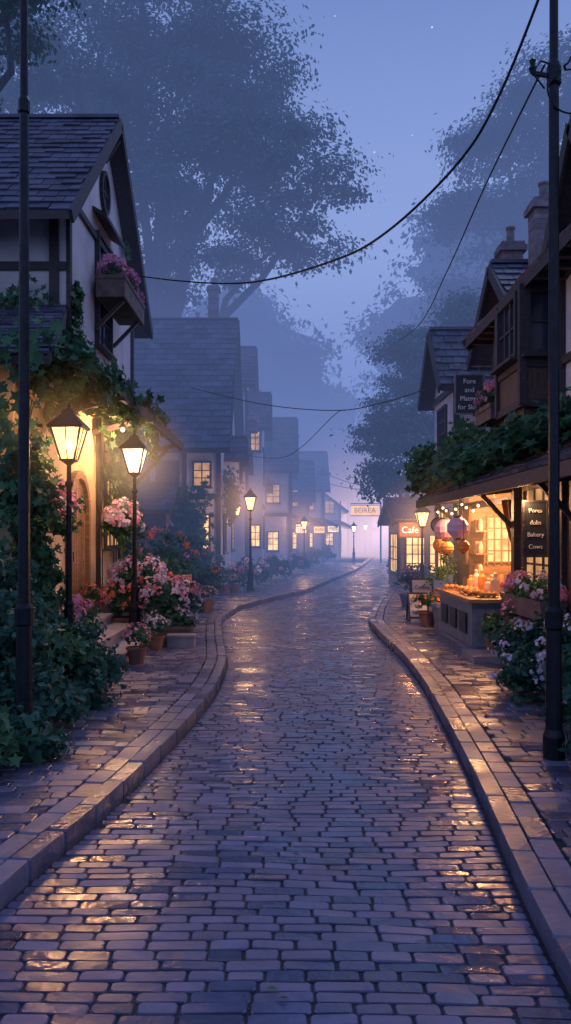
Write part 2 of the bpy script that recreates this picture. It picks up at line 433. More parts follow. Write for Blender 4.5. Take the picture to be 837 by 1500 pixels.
# ------------------------------------------------------------------ lamps
def glow(parent, c, R, col, st):  # painted halo: emissive sphere fading outwards, no lamp light is scattered
    key = 'halo_emission_%g_%g_%g' % (st, col[1], R)
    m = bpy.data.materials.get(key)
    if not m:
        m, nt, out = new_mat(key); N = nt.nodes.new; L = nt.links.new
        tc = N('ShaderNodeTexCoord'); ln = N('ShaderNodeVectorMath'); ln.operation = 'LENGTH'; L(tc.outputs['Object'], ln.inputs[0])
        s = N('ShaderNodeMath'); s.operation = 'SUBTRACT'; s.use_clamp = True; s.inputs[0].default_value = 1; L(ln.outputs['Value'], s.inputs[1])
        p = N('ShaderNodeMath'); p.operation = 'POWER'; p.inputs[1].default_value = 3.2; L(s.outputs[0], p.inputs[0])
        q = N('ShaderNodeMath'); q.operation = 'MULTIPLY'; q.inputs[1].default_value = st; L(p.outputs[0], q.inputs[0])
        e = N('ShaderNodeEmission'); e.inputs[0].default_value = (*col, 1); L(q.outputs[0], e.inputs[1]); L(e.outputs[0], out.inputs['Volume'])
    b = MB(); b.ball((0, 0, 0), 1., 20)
    me = bpy.data.meshes.new('glow_halo'); me.from_pydata(b.v, [], b.f); me.materials.append(m)
    o = bpy.data.objects.new('glow_halo', me); COL.objects.link(o); o.scale = (R, R, R); o.location = c
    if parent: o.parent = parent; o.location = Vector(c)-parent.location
WARM = (1., .48, .20)
def light(parent, c, P, col=WARM, r=.08, name='lamp_light'):
    l = bpy.data.lights.new(name, 'POINT'); l.energy = P; l.color = col; l.shadow_soft_size = r
    o = bpy.data.objects.new(name, l); COL.objects.link(o); o.location = c
    if parent: o.parent = parent; o.location = Vector(c)-parent.location

def street_lamp(x, y, H, P, z=.11, sc=1., pane='pane', col=WARM, gr=1.6, gs=.8, wall=None):
    g = grp('wall_lamp' if wall else 'street_lamp', (x, y, z)); mb = MB()
    zt = H-.72*sc
    if wall:
        mb.tube([(wall, y, zt-.25), (wall+(x-wall)*.6, y, zt-.22), (x, y, zt-.02)], .02, 6); mb.box(min(wall, wall+.03), max(wall, wall+.03), y-.06, y+.06, zt-.4, zt-.1)
    else:
        mb.lathe(x, y, [(.15*sc, z), (.15*sc, z+.1), (.11*sc, z+.16), (.10*sc, z+.55), (.12*sc, z+.58), (.12*sc, z+.64), (.075*sc, z+.7), (.06*sc, z+.95), (.07*sc, z+.98), (.045*sc, z+1.03),
                    (.035*sc, zt-.35), (.055*sc, zt-.33), (.055*sc, zt-.29), (.032*sc, zt-.26), (.03*sc, zt-.06), (.07*sc, zt-.03), (.10*sc, zt)], 12)
    mb.obj('post', M['iron'], g, smooth=False)
    lm = MB(); q = math.pi/4
    b0, b1 = .13*sc, .27*sc; z0, z1 = zt+.02*sc, zt+.42*sc
    lm.lathe(x, y, [(.10*sc, zt-.02*sc), (b0*1.12, zt), (b0*1.12, z0)], 4, rot=q)
    lm.lathe(x, y, [(b1*1.18, z1), (b1*1.22, z1+.03*sc), (b1*.75, z1+.13*sc), (b1*.42, z1+.2*sc), (b1*.42, z1+.235*sc), (b1*.2, z1+.26*sc), (.02*sc, z1+.29*sc), (.028*sc, z1+.31*sc), (.004, z1+.36*sc)], 4, rot=q)
    for k in range(4):
        a = q+k*math.pi/2; ca, sa = math.cos(a), math.sin(a)
        lm.beam((x+b0*ca, y+b0*sa, z0), (x+b1*ca, y+b1*sa, z1), .022*sc, .022*sc)
        a2 = a+math.pi/2
        m0 = ((math.cos(a)+math.cos(a2))/2, (math.sin(a)+math.sin(a2))/2)
        lm.beam((x+b0*m0[0], y+b0*m0[1], z0), (x+b1*m0[0], y+b1*m0[1], z1), .012*sc, .012*sc)
    lm.obj('lantern_frame', M['iron'], g)
    pm = MB(); f = .95
    for k in range(4):
        a = q+k*math.pi/2; a2 = a+math.pi/2
        pm.add([(x+b0*f*math.cos(a), y+b0*f*math.sin(a), z0), (x+b0*f*math.cos(a2), y+b0*f*math.sin(a2), z0), (x+b1*f*math.cos(a2), y+b1*f*math.sin(a2), z1), (x+b1*f*math.cos(a), y+b1*f*math.sin(a), z1)], [(0, 1, 2, 3)])
    pm.obj('lantern_glass', M[pane], g)
    bm = MB(); bm.ball((x, y, zt+.2*sc), .045*sc, 10, sz=1.5); bm.obj('bulb', M['bulb'], g)
    light(g, (x, y, zt+.22*sc), P, col, .07)
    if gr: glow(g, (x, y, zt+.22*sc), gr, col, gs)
    return g
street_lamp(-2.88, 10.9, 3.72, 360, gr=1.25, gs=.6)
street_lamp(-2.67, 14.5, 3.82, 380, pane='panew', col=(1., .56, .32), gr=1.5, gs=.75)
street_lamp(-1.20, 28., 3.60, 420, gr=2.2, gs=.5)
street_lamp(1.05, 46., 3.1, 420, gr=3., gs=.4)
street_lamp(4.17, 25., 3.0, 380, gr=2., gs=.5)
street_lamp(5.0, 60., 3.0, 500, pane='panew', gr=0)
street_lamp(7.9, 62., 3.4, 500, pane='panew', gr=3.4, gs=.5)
g_end = street_lamp(7.6, 78., 3.3, 800, pane='panew', gr=0)
street_lamp(9.6, 74., 3.3, 600, gr=0)
glow(g_end, (7.0, 72., 2.0), 13, (1., .60, .48), .30)  # large emissive halo added for the warm glow at the street end
street_lamp(-1.95, 33., 3.4, 160, sc=.8, gr=0, wall=-2.3)
street_lamp(.75, 48.2, 2.9, 140, sc=.8, gr=0, wall=.35)
street_lamp(3.2, 60.5, 2.9, 180, sc=.9, gr=0, wall=2.8)

# ------------------------------------------------------------------ houses
class House:
    def __init__(s, name, loc): s.g = grp(name, loc); s.p = {}
    def __call__(s, k):
        if k not in s.p: s.p[k] = MB()
        return s.p[k]
    def finish(s, wall='stucco', roof='shingle'):
        mm = dict(walls=M[wall], lower_walls=M[wall], roof=M[roof], roof_deck=M['timber'], timber=M['timber'], window_frames=M['timber'], window_glass=M['glass'],
                  lit_windows=M['lit'], dim_windows=M['lit2'], shop_windows=M['litw'], chimney=M['brick'], boards=M['boards'], door=M['wood'], warm_walls=M['warmwall'], trim=M['white'], curtains=M['curtain'], woodwork=M['wood'])
        for k, b in s.p.items(): b.obj(k, mm[k], s.g)

def shingles(mb, a, b, c, d, rowh=.26, colw=.3):
    a, b, c, d = map(Vector, (a, b, c, d))
    n = (b-a).cross(d-a).normalized()
    if n.z < 0: n = -n
    R = max(2, int((d-a).length/rowh)); Cn = max(2, int((b-a).length/colw))
    for i in range(R):
        t0, t1 = i/R, min(1, (i+1.15)/R); off = (i % 2)*.5+random.uniform(-.1, .1)
        for j in range(-1, Cn+1):
            u0, u1 = max(0, (j+off+.02)/Cn), min(1, (j+off+.98)/Cn)
            if u1-u0 < .15/Cn: continue
            P = lambda u, t: a.lerp(b, u).lerp(d.lerp(c, u), t)
            h = random.uniform(.025, .055); dt = random.uniform(-.09, .05)/R
            l0, l1 = P(u0, max(0, t0+dt)), P(u1, max(0, t0+dt))
            vs = [l0+n*h, l1+n*h, P(u1, t1)+n*.012, P(u0, t1)+n*.012, l0, l1]
            mb.add(vs, [(0, 1, 2, 3), (4, 5, 1, 0), (4, 0, 3), (5, 2, 1)])

def gable_roof(H, axis, u0, u1, v0, vr, v1, ze0, zr, ze1=None, th=.14, rowh=.26, colw=.3):
    if ze1 is None: ze1 = ze0
    P = (lambda u, v, z: (u, v, z)) if axis == 'x' else (lambda u, v, z: (v, u, z))
    shingles(H('roof'), P(u0, v0, ze0), P(u1, v0, ze0), P(u1, vr, zr), P(u0, vr, zr), rowh, colw)
    shingles(H('roof'), P(u0, v1, ze1), P(u1, v1, ze1), P(u1, vr, zr), P(u0, vr, zr), rowh, colw)
    vs = []
    for u in (u0, u1):
        vs += [P(u, v0, ze0), P(u, vr, zr), P(u, v1, ze1), P(u, v1, ze1-th), P(u, vr, zr-th*1.3), P(u, v0, ze0-th)]
    H('roof_deck').add(vs, [(0,1,4,5), (1,2,3,4), (6,11,10,7), (7,10,9,8), (0,5,11,6), (2,8,9,3), (5,4,10,11), (4,3,9,10), (0,6,7,1), (1,7,8,2)])
    for u, s in ((u0, -1), (u1, 1)):
        uu = u+s*.03
        H('timber').beam(P(uu, v0, ze0-.1), P(uu, vr, zr-.12), .05, .22); H('timber').beam(P(uu, v1, ze1-.1), P(uu, vr, zr-.12), .05, .22)
    H('roof').beam(P(u0, vr, zr+.03), P(u1, vr, zr+.03), .2, .07)

def gable_walls(H, axis, u0, u1, v0, v1, z0, ze, zr, vr=None, part='walls'):
    if vr is None: vr = (v0+v1)/2
    P = (lambda u, v, z: (u, v, z)) if axis == 'x' else (lambda u, v, z: (v, u, z))
    vs = []
    for u in (u0, u1): vs += [P(u, v0, z0), P(u, v1, z0), P(u, v1, ze), P(u, vr, zr), P(u, v0, ze)]
    H(part).add(vs, [(0,1,2,3,4), (9,8,7,6,5), (0,5,6,1), (1,6,7,2), (4,9,5,0), (2,7,8,3), (3,8,9,4)])

def win(H, ax, pos, c, z, w, h, s, lit=None, nx=2, nz=3, depth=.07):
    def bx(mbk, u0, u1, z0, z1, d0, d1):
        a, b = sorted((pos+s*d0, pos+s*d1))
        if ax == 'x': H(mbk).box(a, b, u0, u1, z0, z1)
        else: H(mbk).box(u0, u1, a, b, z0, z1)
    k = {None: 'window_glass', 'lit': 'lit_windows', 'dim': 'dim_windows', 'shop': 'shop_windows'}[lit]
    bx(k, c-w/2, c+w/2, z-h/2, z+h/2, -.01, .012)
    f = .07
    bx('window_frames', c-w/2-f, c-w/2, z-h/2-f, z+h/2+f, 0, depth); bx('window_frames', c+w/2, c+w/2+f, z-h/2-f, z+h/2+f, 0, depth)
    bx('window_frames', c-w/2, c+w/2, z+h/2, z+h/2+f, 0, depth-.003); bx('window_frames', c-w/2-.12, c+w/2+.12, z-h/2-f-.04, z-h/2-f, 0, depth+.08)
    bx('window_frames', c-w/2, c+w/2, z-h/2-f, z-h/2, 0, depth-.003)
    for i in range(1, nx): bx('window_frames', c-w/2+w*i/nx-.02, c-w/2+w*i/nx+.02, z-h/2, z+h/2, .012, .04)
    for i in range(1, nz): bx('window_frames', c-w/2, c+w/2, z-h/2+h*i/nz-.016, z-h/2+h*i/nz+.016, .012, .036)

def chimney(H, x, y, z0, z1, w=.5):
    m = H('chimney'); z = z0
    while z < z1-.001:
        m.box(x-w/2+random.uniform(-.005, .005), x+w/2, y-w/2, y+w/2, z, min(z1, z+.095)); z += .1
        m.box(x-w/2+.012, x+w/2-.012, y-w/2+.012, y+w/2-.012, z-.006, z+.001)
    m.box(x-w/2-.07, x+w/2+.07, y-w/2-.07, y+w/2+.07, z1, z1+.12)
    m.box(x-w/2-.03, x+w/2+.03, y-w/2-.03, y+w/2+.03, z1+.12, z1+.2)
    m.lathe(x, y, [(w*.22, z1+.2), (w*.19, z1+.5), (w*.24, z1+.52), (w*.24, z1+.56)], 10)

# ---- large cottage on the left
H = House('cottage', (-7, 16, 0))
gable_walls(H, 'x', -13, -3.8, 14.2, 20.2, 4.7, 8.0, 10.55, 17.2)
gable_roof(H, 'x', -13.5, -3.48, 13.2, 17.2, 21.2, 7.25, 10.75, rowh=.28, colw=.34)
H('warm_walls').box(-13, -3.75, 11.3, 20.2, .1, 4.7)
t = H('timber')
for y in (14.26, 20.14): t.box(-3.8, -3.73, y-.07, y+.07, 4.75, 8.05)
t.box(-3.8, -3.735, 14.35, 20.05, 7.88, 8.0)
t.box(-3.8, -3.69, 14.1, 20.3, 4.62, 4.86)
t.box(-13, -3.8, 14.12, 14.2, 4.75, 4.95)
for x in (-4.0, -5.4, -6.9): t.box(x-.08, x+.08, 14.13, 14.2, 4.95, 8.0)
t.box(-7, -3.8, 14.14, 14.2, 6.6, 6.74)
t.beam((-3.5, 17.2, 10.3), (-3.79, 17.2, 9.85), .08, .08)
win(H, 'x', -3.8, 16.95, 6.95, 1.15, 2.15, 1, None, 2, 4, .1)
H('roof_deck').add([(-3.8, 16.1, 8.5), (-3.8, 17.8, 8.5), (-3.5, 17.85, 8.32), (-3.5, 16.05, 8.32), (-3.8, 16.1, 8.42), (-3.8, 17.8, 8.42), (-3.5, 17.85, 8.24), (-3.5, 16.05, 8.24)], [(0,3,2,1), (4,5,6,7), (3,7,6,2), (0,4,7,3), (1,2,6,5)])
m = H('window_frames')
for k in range(20):
    a0, a1 = 2*math.pi*k/20, 2*math.pi*(k+1)/20
    m.beam((-3.77, 17.1+.34*math.cos(a0), 9.15+.4*math.sin(a0)), (-3.77, 17.1+.34*math.cos(a1), 9.15+.4*math.sin(a1)), .09, .09, up=(1, 0, 0))
m.box(-3.79, -3.755, 17.08, 17.12, 8.8, 9.5); m.box(-3.79, -3.757, 16.8, 17.4, 9.13, 9.17)
H('window_glass').add([(-3.78, 17.1+.34*math.cos(2*math.pi*k/20), 9.15+.4*math.sin(2*math.pi*k/20)) for k in range(20)], [tuple(range(20))])
shingles(H('roof'), (-2.6, 13.2, 4.35), (-2.6, 20.6, 4.35), (-3.8, 20.6, 5.05), (-3.8, 13.2, 5.05), .2, .28)
H('roof_deck').add([(-2.6, 13.2, 4.34), (-2.6, 20.6, 4.34), (-3.75, 20.6, 5.03), (-3.75, 13.2, 5.03), (-2.6, 13.2, 4.22), (-2.6, 20.6, 4.22), (-3.75, 20.6, 4.9), (-3.75, 13.2, 4.9)], [(0,1,2,3), (4,7,6,5), (0,4,5,1), (0,3,7,4), (1,5,6,2)])
for y in (13.4, 15.9, 18.2, 20.4):
    t.beam((-3.74, y, 4.0), (-2.7, y, 4.27), .08, .1)
t.beam((-3.72, 20.4, 3.3), (-2.95, 20.4, 4.15), .08, .09)
t.beam((-2.62, 13.1, 4.24), (-2.62, 20.7, 4.24), .1, .16)
shingles(H('roof'), (-13, 10.8, 4.4), (-3.1, 10.8, 4.4), (-3.8, 14.2, 6.0), (-13, 14.2, 6.0), .26, .3)
H('roof_deck').add([(-13, 10.8, 4.38), (-3.1, 10.8, 4.38), (-3.78, 14.2, 5.98), (-13, 14.2, 5.98), (-13, 10.8, 4.26), (-3.1, 10.8, 4.26), (-3.78, 14.2, 5.8), (-13, 14.2, 5.8)], [(0,1,2,3), (4,7,6,5), (0,4,5,1), (1,5,6,2)])
dy, zb, zs, hw = 14.65, .6, 2.45, .58
def arch(r, n=14): return [(dy+r*math.cos(math.pi*k/n), zs+r*math.sin(math.pi*k/n)) for k in range(n+1)]
pts = [(dy-hw, zb)]+[(dy+hw, zb)]+arch(hw)
H('door').add([(-3.73, y, z) for y, z in pts], [tuple(range(len(pts)))])
for k in range(7):
    y = dy-hw+.09+k*(2*hw-.18)/6; H('door').box(-3.735, -3.715, y-.075, y+.065, zb, zs+math.sqrt(max(0, (hw-.03)**2-(y-dy)**2))-.03)
A = arch(hw+.07)
for a, b in zip(A[:-1], A[1:]): H('door').beam((-3.71, a[0], a[1]), (-3.71, b[0], b[1]), .14, .12, up=(1, 0, 0))
H('door').box(-3.76, -3.65, dy-hw-.13, dy-hw-.01, zb, zs); H('door').box(-3.76, -3.65, dy+hw+.01, dy+hw+.13, zb, zs)
t.box(-3.715, -3.68, dy-.42, dy-.38, 1.55, 1.72)
win(H, 'x', -3.75, 17.6, 2.5, 1.3, 1.4, 1, 'dim', 3, 3)
win(H, 'x', -3.75, 12.2, 2.7, .7, 1.1, 1, 'lit', 2, 3)
t.box(-3.76, -3.68, 11.28, 20.2, .1, .6)
t.box(-3.76, -3.68, 16.2, 16.34, .6, 4.6); t.box(-3.76, -3.66, 19.2, 19.36, .6, 4.6)
H.finish()
light(H.g, (-3.1, 15.6, 3.9), 150, name='porch_light')
pb = MB(); pb.ball((-3.1, 15.6, 4.02), .04); pb.lathe(-3.1, 15.6, [(.09, 4.06), (.03, 4.13), (.02, 4.5)], 10, 1); pb.obj('porch_bulb', [M['bulb'], M['iron']], H.g)
mb = MB()
for i, (xa, xb, z) in enumerate(((-3.7, -3.1, .62), (-3.1, -2.72, .45), (-2.72, -2.36, .28))):
    mb.box(xa, xb, 12.0-.03*i, 14.6+.02*i, .1, z-.05); mb.box(xa, xb+.03, 11.96-.03*i, 14.63+.02*i, z-.05, z)
mb.obj('stone_steps', M['stone'])
planter('window_flower_box', -3.68, -3.12, 15.9, 18.1, 6.05+.6, 7.05, ['pink'], n=60, h=.34, heads=110)
mb = MB()
for y in (16.2, 17.8): mb.beam((-3.75, y, 6.1), (-3.2, y, 6.66), .07, .07)
mb.obj('flower_box_brackets', M['timber'])

# ---- second house on the left
H = House('gabled_house', (-5, 33, 0))
gable_walls(H, 'x', -10, -2.3, 29.2, 38.2, .1, 5.7, 10.6, 33.7)
gable_roof(H, 'x', -10.4, -1.95, 28.2, 33.7, 39, 5.0, 10.9, 5.2, rowh=.34, colw=.4)
t = H('timber')
for x in (-2.38, -3.6, -4.9, -6.3): t.box(x-.08, x+.08, 29.12, 29.2, .1, 5.5)
t.box(-10, -2.3, 29.11, 29.2, 3.3, 3.5); t.box(-10, -2.3, 29.12, 29.2, .1, .5)
win(H, 'y', 29.2, -2.95, 2.1, .42, 1.25, -1, 'lit', 2, 3); win(H, 'y', 29.2, -4.2, 2.1, .6, 1.1, -1, None); win(H, 'y', 29.2, -4.2, 4.2, .7, .8, -1, None); win(H, 'y', 29.2, -2.98, 4.2, .55, .8, -1, 'dim')
win(H, 'x', -2.3, 30.6, 2.1, 1.0, 1.3, 1, 'lit', 3, 3); win(H, 'x', -2.3, 33.7, 6.8, 1.6, 1.6, 1, 'dim', 3, 3); win(H, 'x', -2.3, 35.2, 2.1, 1.2, 1.3, 1, 'lit')
t.box(-2.3, -2.22, 29.2, 38.2, 5.4, 5.6)
for yd in (31.6, 36.2):
    H('walls').box(-2.3, -1.75, yd-.8, yd+.8, 3.9, 5.0)
    gable_roof(H, 'x', -2.6, -1.5, yd-1.05, yd, yd+1.05, 4.9, 5.8, rowh=.3, colw=.35)
    win(H, 'x', -1.75, yd, 4.5, .9, .7, 1, None)
H('boards').box(-5.6, -4.0, 27.4, 29.1, .1, 2.9)
shingles(H('roof'), (-5.8, 27.1, 2.85), (-3.8, 27.1, 2.85), (-3.8, 29.15, 3.9), (-5.8, 29.15, 3.9), .28, .34)
H('roof_deck').add([(-5.8, 27.1, 2.84), (-3.8, 27.1, 2.84), (-3.8, 29.1, 3.88), (-5.8, 29.1, 3.88), (-5.8, 27.1, 2.72), (-3.8, 27.1, 2.72), (-3.8, 29.1, 3.7), (-5.8, 29.1, 3.7)], [(0,1,2,3), (4,7,6,5), (0,4,5,1), (1,5,6,2)])
chimney(H, -3.0, 34.2, 10.0, 12.2, .42)
chimney(H, -6.6, 34.4, 10.0, 11.4, .5)
H.finish('stucco')
H = House('timber_framed_house', (-4, 42, 0))
gable_walls(H, 'x', -10, -1.9, 38.4, 43.4, .1, 9.3, 11.2, 40.9)
gable_roof(H, 'x', -10.4, -1.45, 37.9, 40.9, 43.9, 9.0, 11.4, rowh=.34, colw=.4)
gable_walls(H, 'x', -3, -1.15, 40.6, 44.4, .1, 7.6, 9.2, 42.5)
gable_roof(H, 'x', -4, -.75, 40.2, 42.5, 44.8, 7.3, 9.4, rowh=.34, colw=.4)
t = H('timber')
for y in (38.5, 40.4): t.box(-1.9, -1.82, y-.08, y+.08, .1, 9.2)
for z in (6.2, 3.4): t.box(-1.9, -1.8, 38.4, 40.5, z, z+.18); t.box(-1.15, -1.07, 40.6, 44.4, z, z+.18)
for z in (8.0, 4.9): win(H, 'x', -1.9, 39.4, z, .8, 1.2, 1, None)
win(H, 'y', 40.6, -1.5, 6.7, .4, .9, -1, 'dim'); win(H, 'y', 40.6, -1.5, 2.0, .4, 1.0, -1, 'lit')
win(H, 'x', -1.15, 42.5, 5.4, 1.1, 1.3, 1, 'dim'); win(H, 'x', -1.15, 42.5, 2.2, 1.6, 1.5, 1, 'lit', 3, 2)
win(H, 'y', 38.4, -3, 8.3, .6, 1., -1, None); chimney(H, -4.4, 41, 10.8, 12.6, .5)
H.finish('stucco')
planter('window_flower_box', -1.8, -1.35, 38.8, 40.1, 7.0, 7.35, ['pink'], n=30, h=.35, heads=60)
planter('window_flower_box', -1.05, -.65, 41.2, 42.6, 4.2, 4.5, ['pink'], n=30, h=.35, heads=60)

# ---- more houses down the street
def far_house(name, x0, x1, y0, y1, ze, zr, side, wall, lits, axis='x', awn=None):
    H = House(name, ((x0+x1)/2, (y0+y1)/2, 0))
    if axis == 'x':
        gable_walls(H, 'x', x0, x1, y0, y1, .1, ze, zr-.15); gable_roof(H, 'x', x0-.35, x1+.35, y0-.6, (y0+y1)/2, y1+.6, ze-.35, zr, rowh=.4, colw=.5)
    else:
        gable_walls(H, 'y', y0, y1, x0, x1, .1, ze, zr-.15); gable_roof(H, 'y', y0-.35, y1+.35, x0-.6, (x0+x1)/2, x1+.6, ze-.35, zr, rowh=.4, colw=.5)
    xf = x1 if side > 0 else x0; n = max(2, int((y1-y0)/2.6))
    for i in range(n):
        y = y0+(i+.5)*(y1-y0)/n
        win(H, 'x', xf, y, 1.6, 1.5, 1.5, side, ('shop' if i % 2 == 0 else 'lit') if lits else None, 3, 2)
        if ze > 4: win(H, 'x', xf, y, 4.3 if ze < 6.5 else 4.6, .8, 1.1, side, 'dim' if (i+lits) % 3 == 0 else None)
    m = max(2, int((x1-x0)/1.9))
    for i in range(m):
        x = x0+(i+.5)*(x1-x0)/m
        win(H, 'y', y0, x, 1.7, .55, 1.0, -1, 'lit' if lits and i == (m-1 if side > 0 else 0) else None)
        if ze > 4: win(H, 'y', y0, x, 4.4, .7, 1.0, -1, 'dim' if i == m-1 and lits else None)
    t = H('timber')
    for x in (x0+.08, x1-.08): t.box(x-.09, x+.09, y0-.07, y0, .1, ze)
    t.box(x0, x1, y0-.08, y0, min(3.1, ze-.4), min(3.3, ze-.2))
    if ze > 4:
        shingles(H('roof'), (xf+side*1.0, y0, 2.75), (xf+side*1.0, y1, 2.75), (xf, y1, 3.25), (xf, y0, 3.25), .3, .4)
        H('roof_deck').add([(xf+side*1., y0, 2.74), (xf+side*1., y1, 2.74), (xf, y1, 3.2), (xf, y0, 3.2), (xf+side*1., y0, 2.6), (xf+side*1., y1, 2.6), (xf, y1, 3.0), (xf, y0, 3.0)], [(0,1,2,3), (4,7,6,5), (0,4,5,1), (0,3,7,4)])
    chimney(H, x0+(x1-x0)*(.7 if side > 0 else .3), (y0+y1)/2, zr-.6, zr+1.1, .5)
    H.finish(wall); return H
far_house('row_house', -6, .35, 46.5, 51, 6.0, 9.0, 1, 'stucco', 1)
far_house('row_house', -5, 1.5, 52.4, 57, 4.6, 7.0, 1, 'stucco2', 1)
far_house('row_house', -4, 2.8, 59, 66, 5.6, 8.4, 1, 'stucco', 1)
far_house('row_house', -3, 4.6, 68, 76, 4.4, 7.4, 1, 'stucco2', 1, 'y')
far_house('row_house', -2, 6.2, 80, 90, 5.8, 9.2, 1, 'stucco', 1)
far_house('row_house', 10.2, 16, 64, 71, 4.6, 6.8, -1, 'stucco', 1)
far_house('row_house', 8.0, 13, 46, 51, 3.0, 4.8, -1, 'stucco', 1)
far_house('row_house', 12.6, 18, 76, 84, 5.0, 7.4, -1, 'stucco2', 1)
far_house('row_house', 4, 11, 104, 112, 5.4, 8.4, 1, 'stucco', 0)
def shop_sign(x, y, z, w, h, mt, s):
    g = grp('lit_shop_sign', (x, y, z)); mb = MB(); mb.box(x-w/2, x+w/2, y-.04, y+.04, z-h/2, z+h/2); mb.obj('panel', M[mt], g)
    mb = MB()
    for a in ((x-w/2-.05, x+w/2+.05, y-.06, y+.06, z+h/2, z+h/2+.05), (x-w/2-.05, x+w/2+.05, y-.06, y+.06, z-h/2-.05, z-h/2), (x-w/2-.05, x-w/2, y-.06, y+.06, z-h/2, z+h/2), (x+w/2, x+w/2+.05, y-.06, y+.06, z-h/2, z+h/2)): mb.box(*a)
    mb.tube([(x-w/2-.4, y, z+h/2+.15), (x+w/2, y, z+h/2+.15)], .02, 5)
    for q in (-.35, .35): mb.tube([(x+q*w, y, z+h/2), (x+q*w, y, z+h/2+.15)], .012, 4)
    mb.obj('frame', M['timber'], g); text(s, (x, y-.045, z), h*.75, (90, 0, 0), M['boards'], g)
shop_sign(.9, 47.5, 2.35, .6, .36, 'litw', 'TEA'); shop_sign(2.2, 53.5, 2.4, .7, .42, 'signY', 'INN'); shop_sign(3.5, 60, 2.5, .8, .45, 'litw', 'PIES'); shop_sign(9.6, 64, 2.9, .8, .5, 'signO', 'WINE'); shop_sign(7.5, 46.5, 2.3, .7, .4, 'signY', 'TOYS')

# ---- right side : bakery with market stall
H = House('bakery_house', (6, 12, 0))
H('boards').box(3.8, 9, 6.5, 13.35, .1, 3.45)
for i in range(26):
    y = 8.0+i*.205; H('boards').box(3.775, 3.8, y, y+.195, .1, 3.3)
t = H('timber')
for y in (8.0, 10.35, 13.28): t.box(3.68, 3.86, y-.08, y+.08, .1, 3.3)
t.box(3.7, 3.8, 8, 13.3, 2.95, 3.12)
win(H, 'x', 3.77, 11.9, 1.95, 1.7, 1.5, -1, 'dim', 4, 4)
w = H('woodwork')
w.box(3.8, 6.4, 17.3, 17.42, .1, 3.4); w.box(6.3, 6.4, 13.4, 17.3, .1, 3.4); w.box(3.8, 6.3, 13.35, 13.42, .1, 3.4); w.box(3.8, 6.3, 13.42, 17.3, .1, .16); w.box(3.8, 6.3, 13.42, 17.3, 3.1, 3.2)
for y in (13.45, 17.3): t.box(3.72, 3.86, y-.07, y+.07, .1, 3.2)
t.box(3.74, 3.84, 13.5, 17.2, 2.55, 2.68); w.box(3.76, 3.82, 13.5, 17.2, .16, .95)
H('lit_windows').box(4.25, 4.85, 17.27, 17.295, 1.45, 2.4)
for k in range(5): w.box(4.25+k*.15-.014, 4.25+k*.15+.014, 17.23, 17.27, 1.4, 2.45)
for k in range(5): w.box(4.22, 4.88, 17.235, 17.265, 1.45+k*.237-.014, 1.45+k*.237+.014)
for z in (1.15, 1.62, 2.08): w.box(3.86, 4.2, 16.6, 17.25, z, z+.03)
for z in (.6, 1.0): w.box(4.2, 6.2, 16.9, 17.25, z, z+.03)
for z in (1.0, 1.5, 2.0): w.box(6.0, 6.28, 13.6, 17.2, z, z+.03)
c = H('curtains')
for k in range(9): c.tube([(3.72+.02*(k % 2), 16.9-.05*k, 2.6), (3.74, 17.0-.035*k, 2.2), (3.78, 17.14-.012*k, 1.8), (3.78, 17.14-.014*k, 1.4)], [.035, .033, .022, .03], 6)
for k in range(9): c.tube([(3.72+.02*(k % 2), 13.6+.05*k, 2.6), (3.74, 13.55+.035*k, 2.2), (3.78, 13.5+.012*k, 1.8), (3.78, 13.5+.014*k, 1.4)], [.035, .033, .022, .03], 6)
ca = [(2.85, 7.5, 2.78), (2.85, 17.6, 2.78), (4.6, 17.6, 3.75), (4.6, 7.5, 3.75)]
shingles(H('roof'), *ca, .24, .3)
H('roof_deck').add([(x, y, z-.01) for x, y, z in ca]+[(x, y, z-.12) for x, y, z in ca], [(0,1,2,3), (4,7,6,5), (0,4,5,1), (0,3,7,4), (1,5,6,2), (2,6,7,3)])
t.beam((2.84, 7.5, 2.68), (2.84, 17.65, 2.68), .06, .16)
for y in (10.35, 13.4, 17.4): t.beam((3.7, y, 2.15), (3.2, y, 2.68), .06, .07); t.beam((3.7, y, 2.75), (2.9, y, 2.66), .06, .08)
H('walls').box(3.6, 8.5, 6.5, 13.95, 3.5, 5.6)
for y in (7.5, 9.2, 10.6, 12.35, 13.87): t.box(3.53, 3.6, y-.08, y+.08, 3.5, 5.55)
t.box(3.5, 3.6, 6.5, 13.97, 3.42, 3.62); t.box(3.54, 3.6, 6.5, 13.9, 4.2, 4.3); t.box(3.54, 3.6, 6.5, 13.9, 5.3, 5.45)
win(H, 'x', 3.6, 13.15, 4.75, .75, .95, -1, 'dim', 2, 3)
H('boards').box(3.15, 3.6, 10.9, 12.1, 3.75, 5.35); H('boards').box(3.2, 3.6, 11.0, 12.0, 3.5, 3.75)
t.box(3.12, 3.6, 10.87, 12.13, 4.25, 4.34); t.box(3.12, 3.6, 10.87, 12.13, 3.72, 3.82)
win(H, 'x', 3.15, 11.5, 4.85, .85, .75, -1, None, 3, 2); win(H, 'y', 10.9, 3.37, 4.85, .25, .75, -1, None, 1, 2)
for y in (10.9, 12.1): t.box(3.1, 3.2, y-.05, y+.05, 3.75, 5.35)
gable_roof(H, 'y', 6., 14.35, 3.15, 6.3, 9.5, 5.42, 7.9, rowh=.26, colw=.32)
for i in range(20): t.box(3.2, 3.6, 6.4+i*.4, 6.5+i*.4, 5.28, 5.38)
gable_walls(H, 'x', 4.3, 8, 10.2, 12.4, 5.2, 5.6, 7.3)
gable_roof(H, 'x', 3.95, 8, 9.7, 11.3, 12.9, 5.7, 7.8, rowh=.26, colw=.3)
H.finish('stucco')
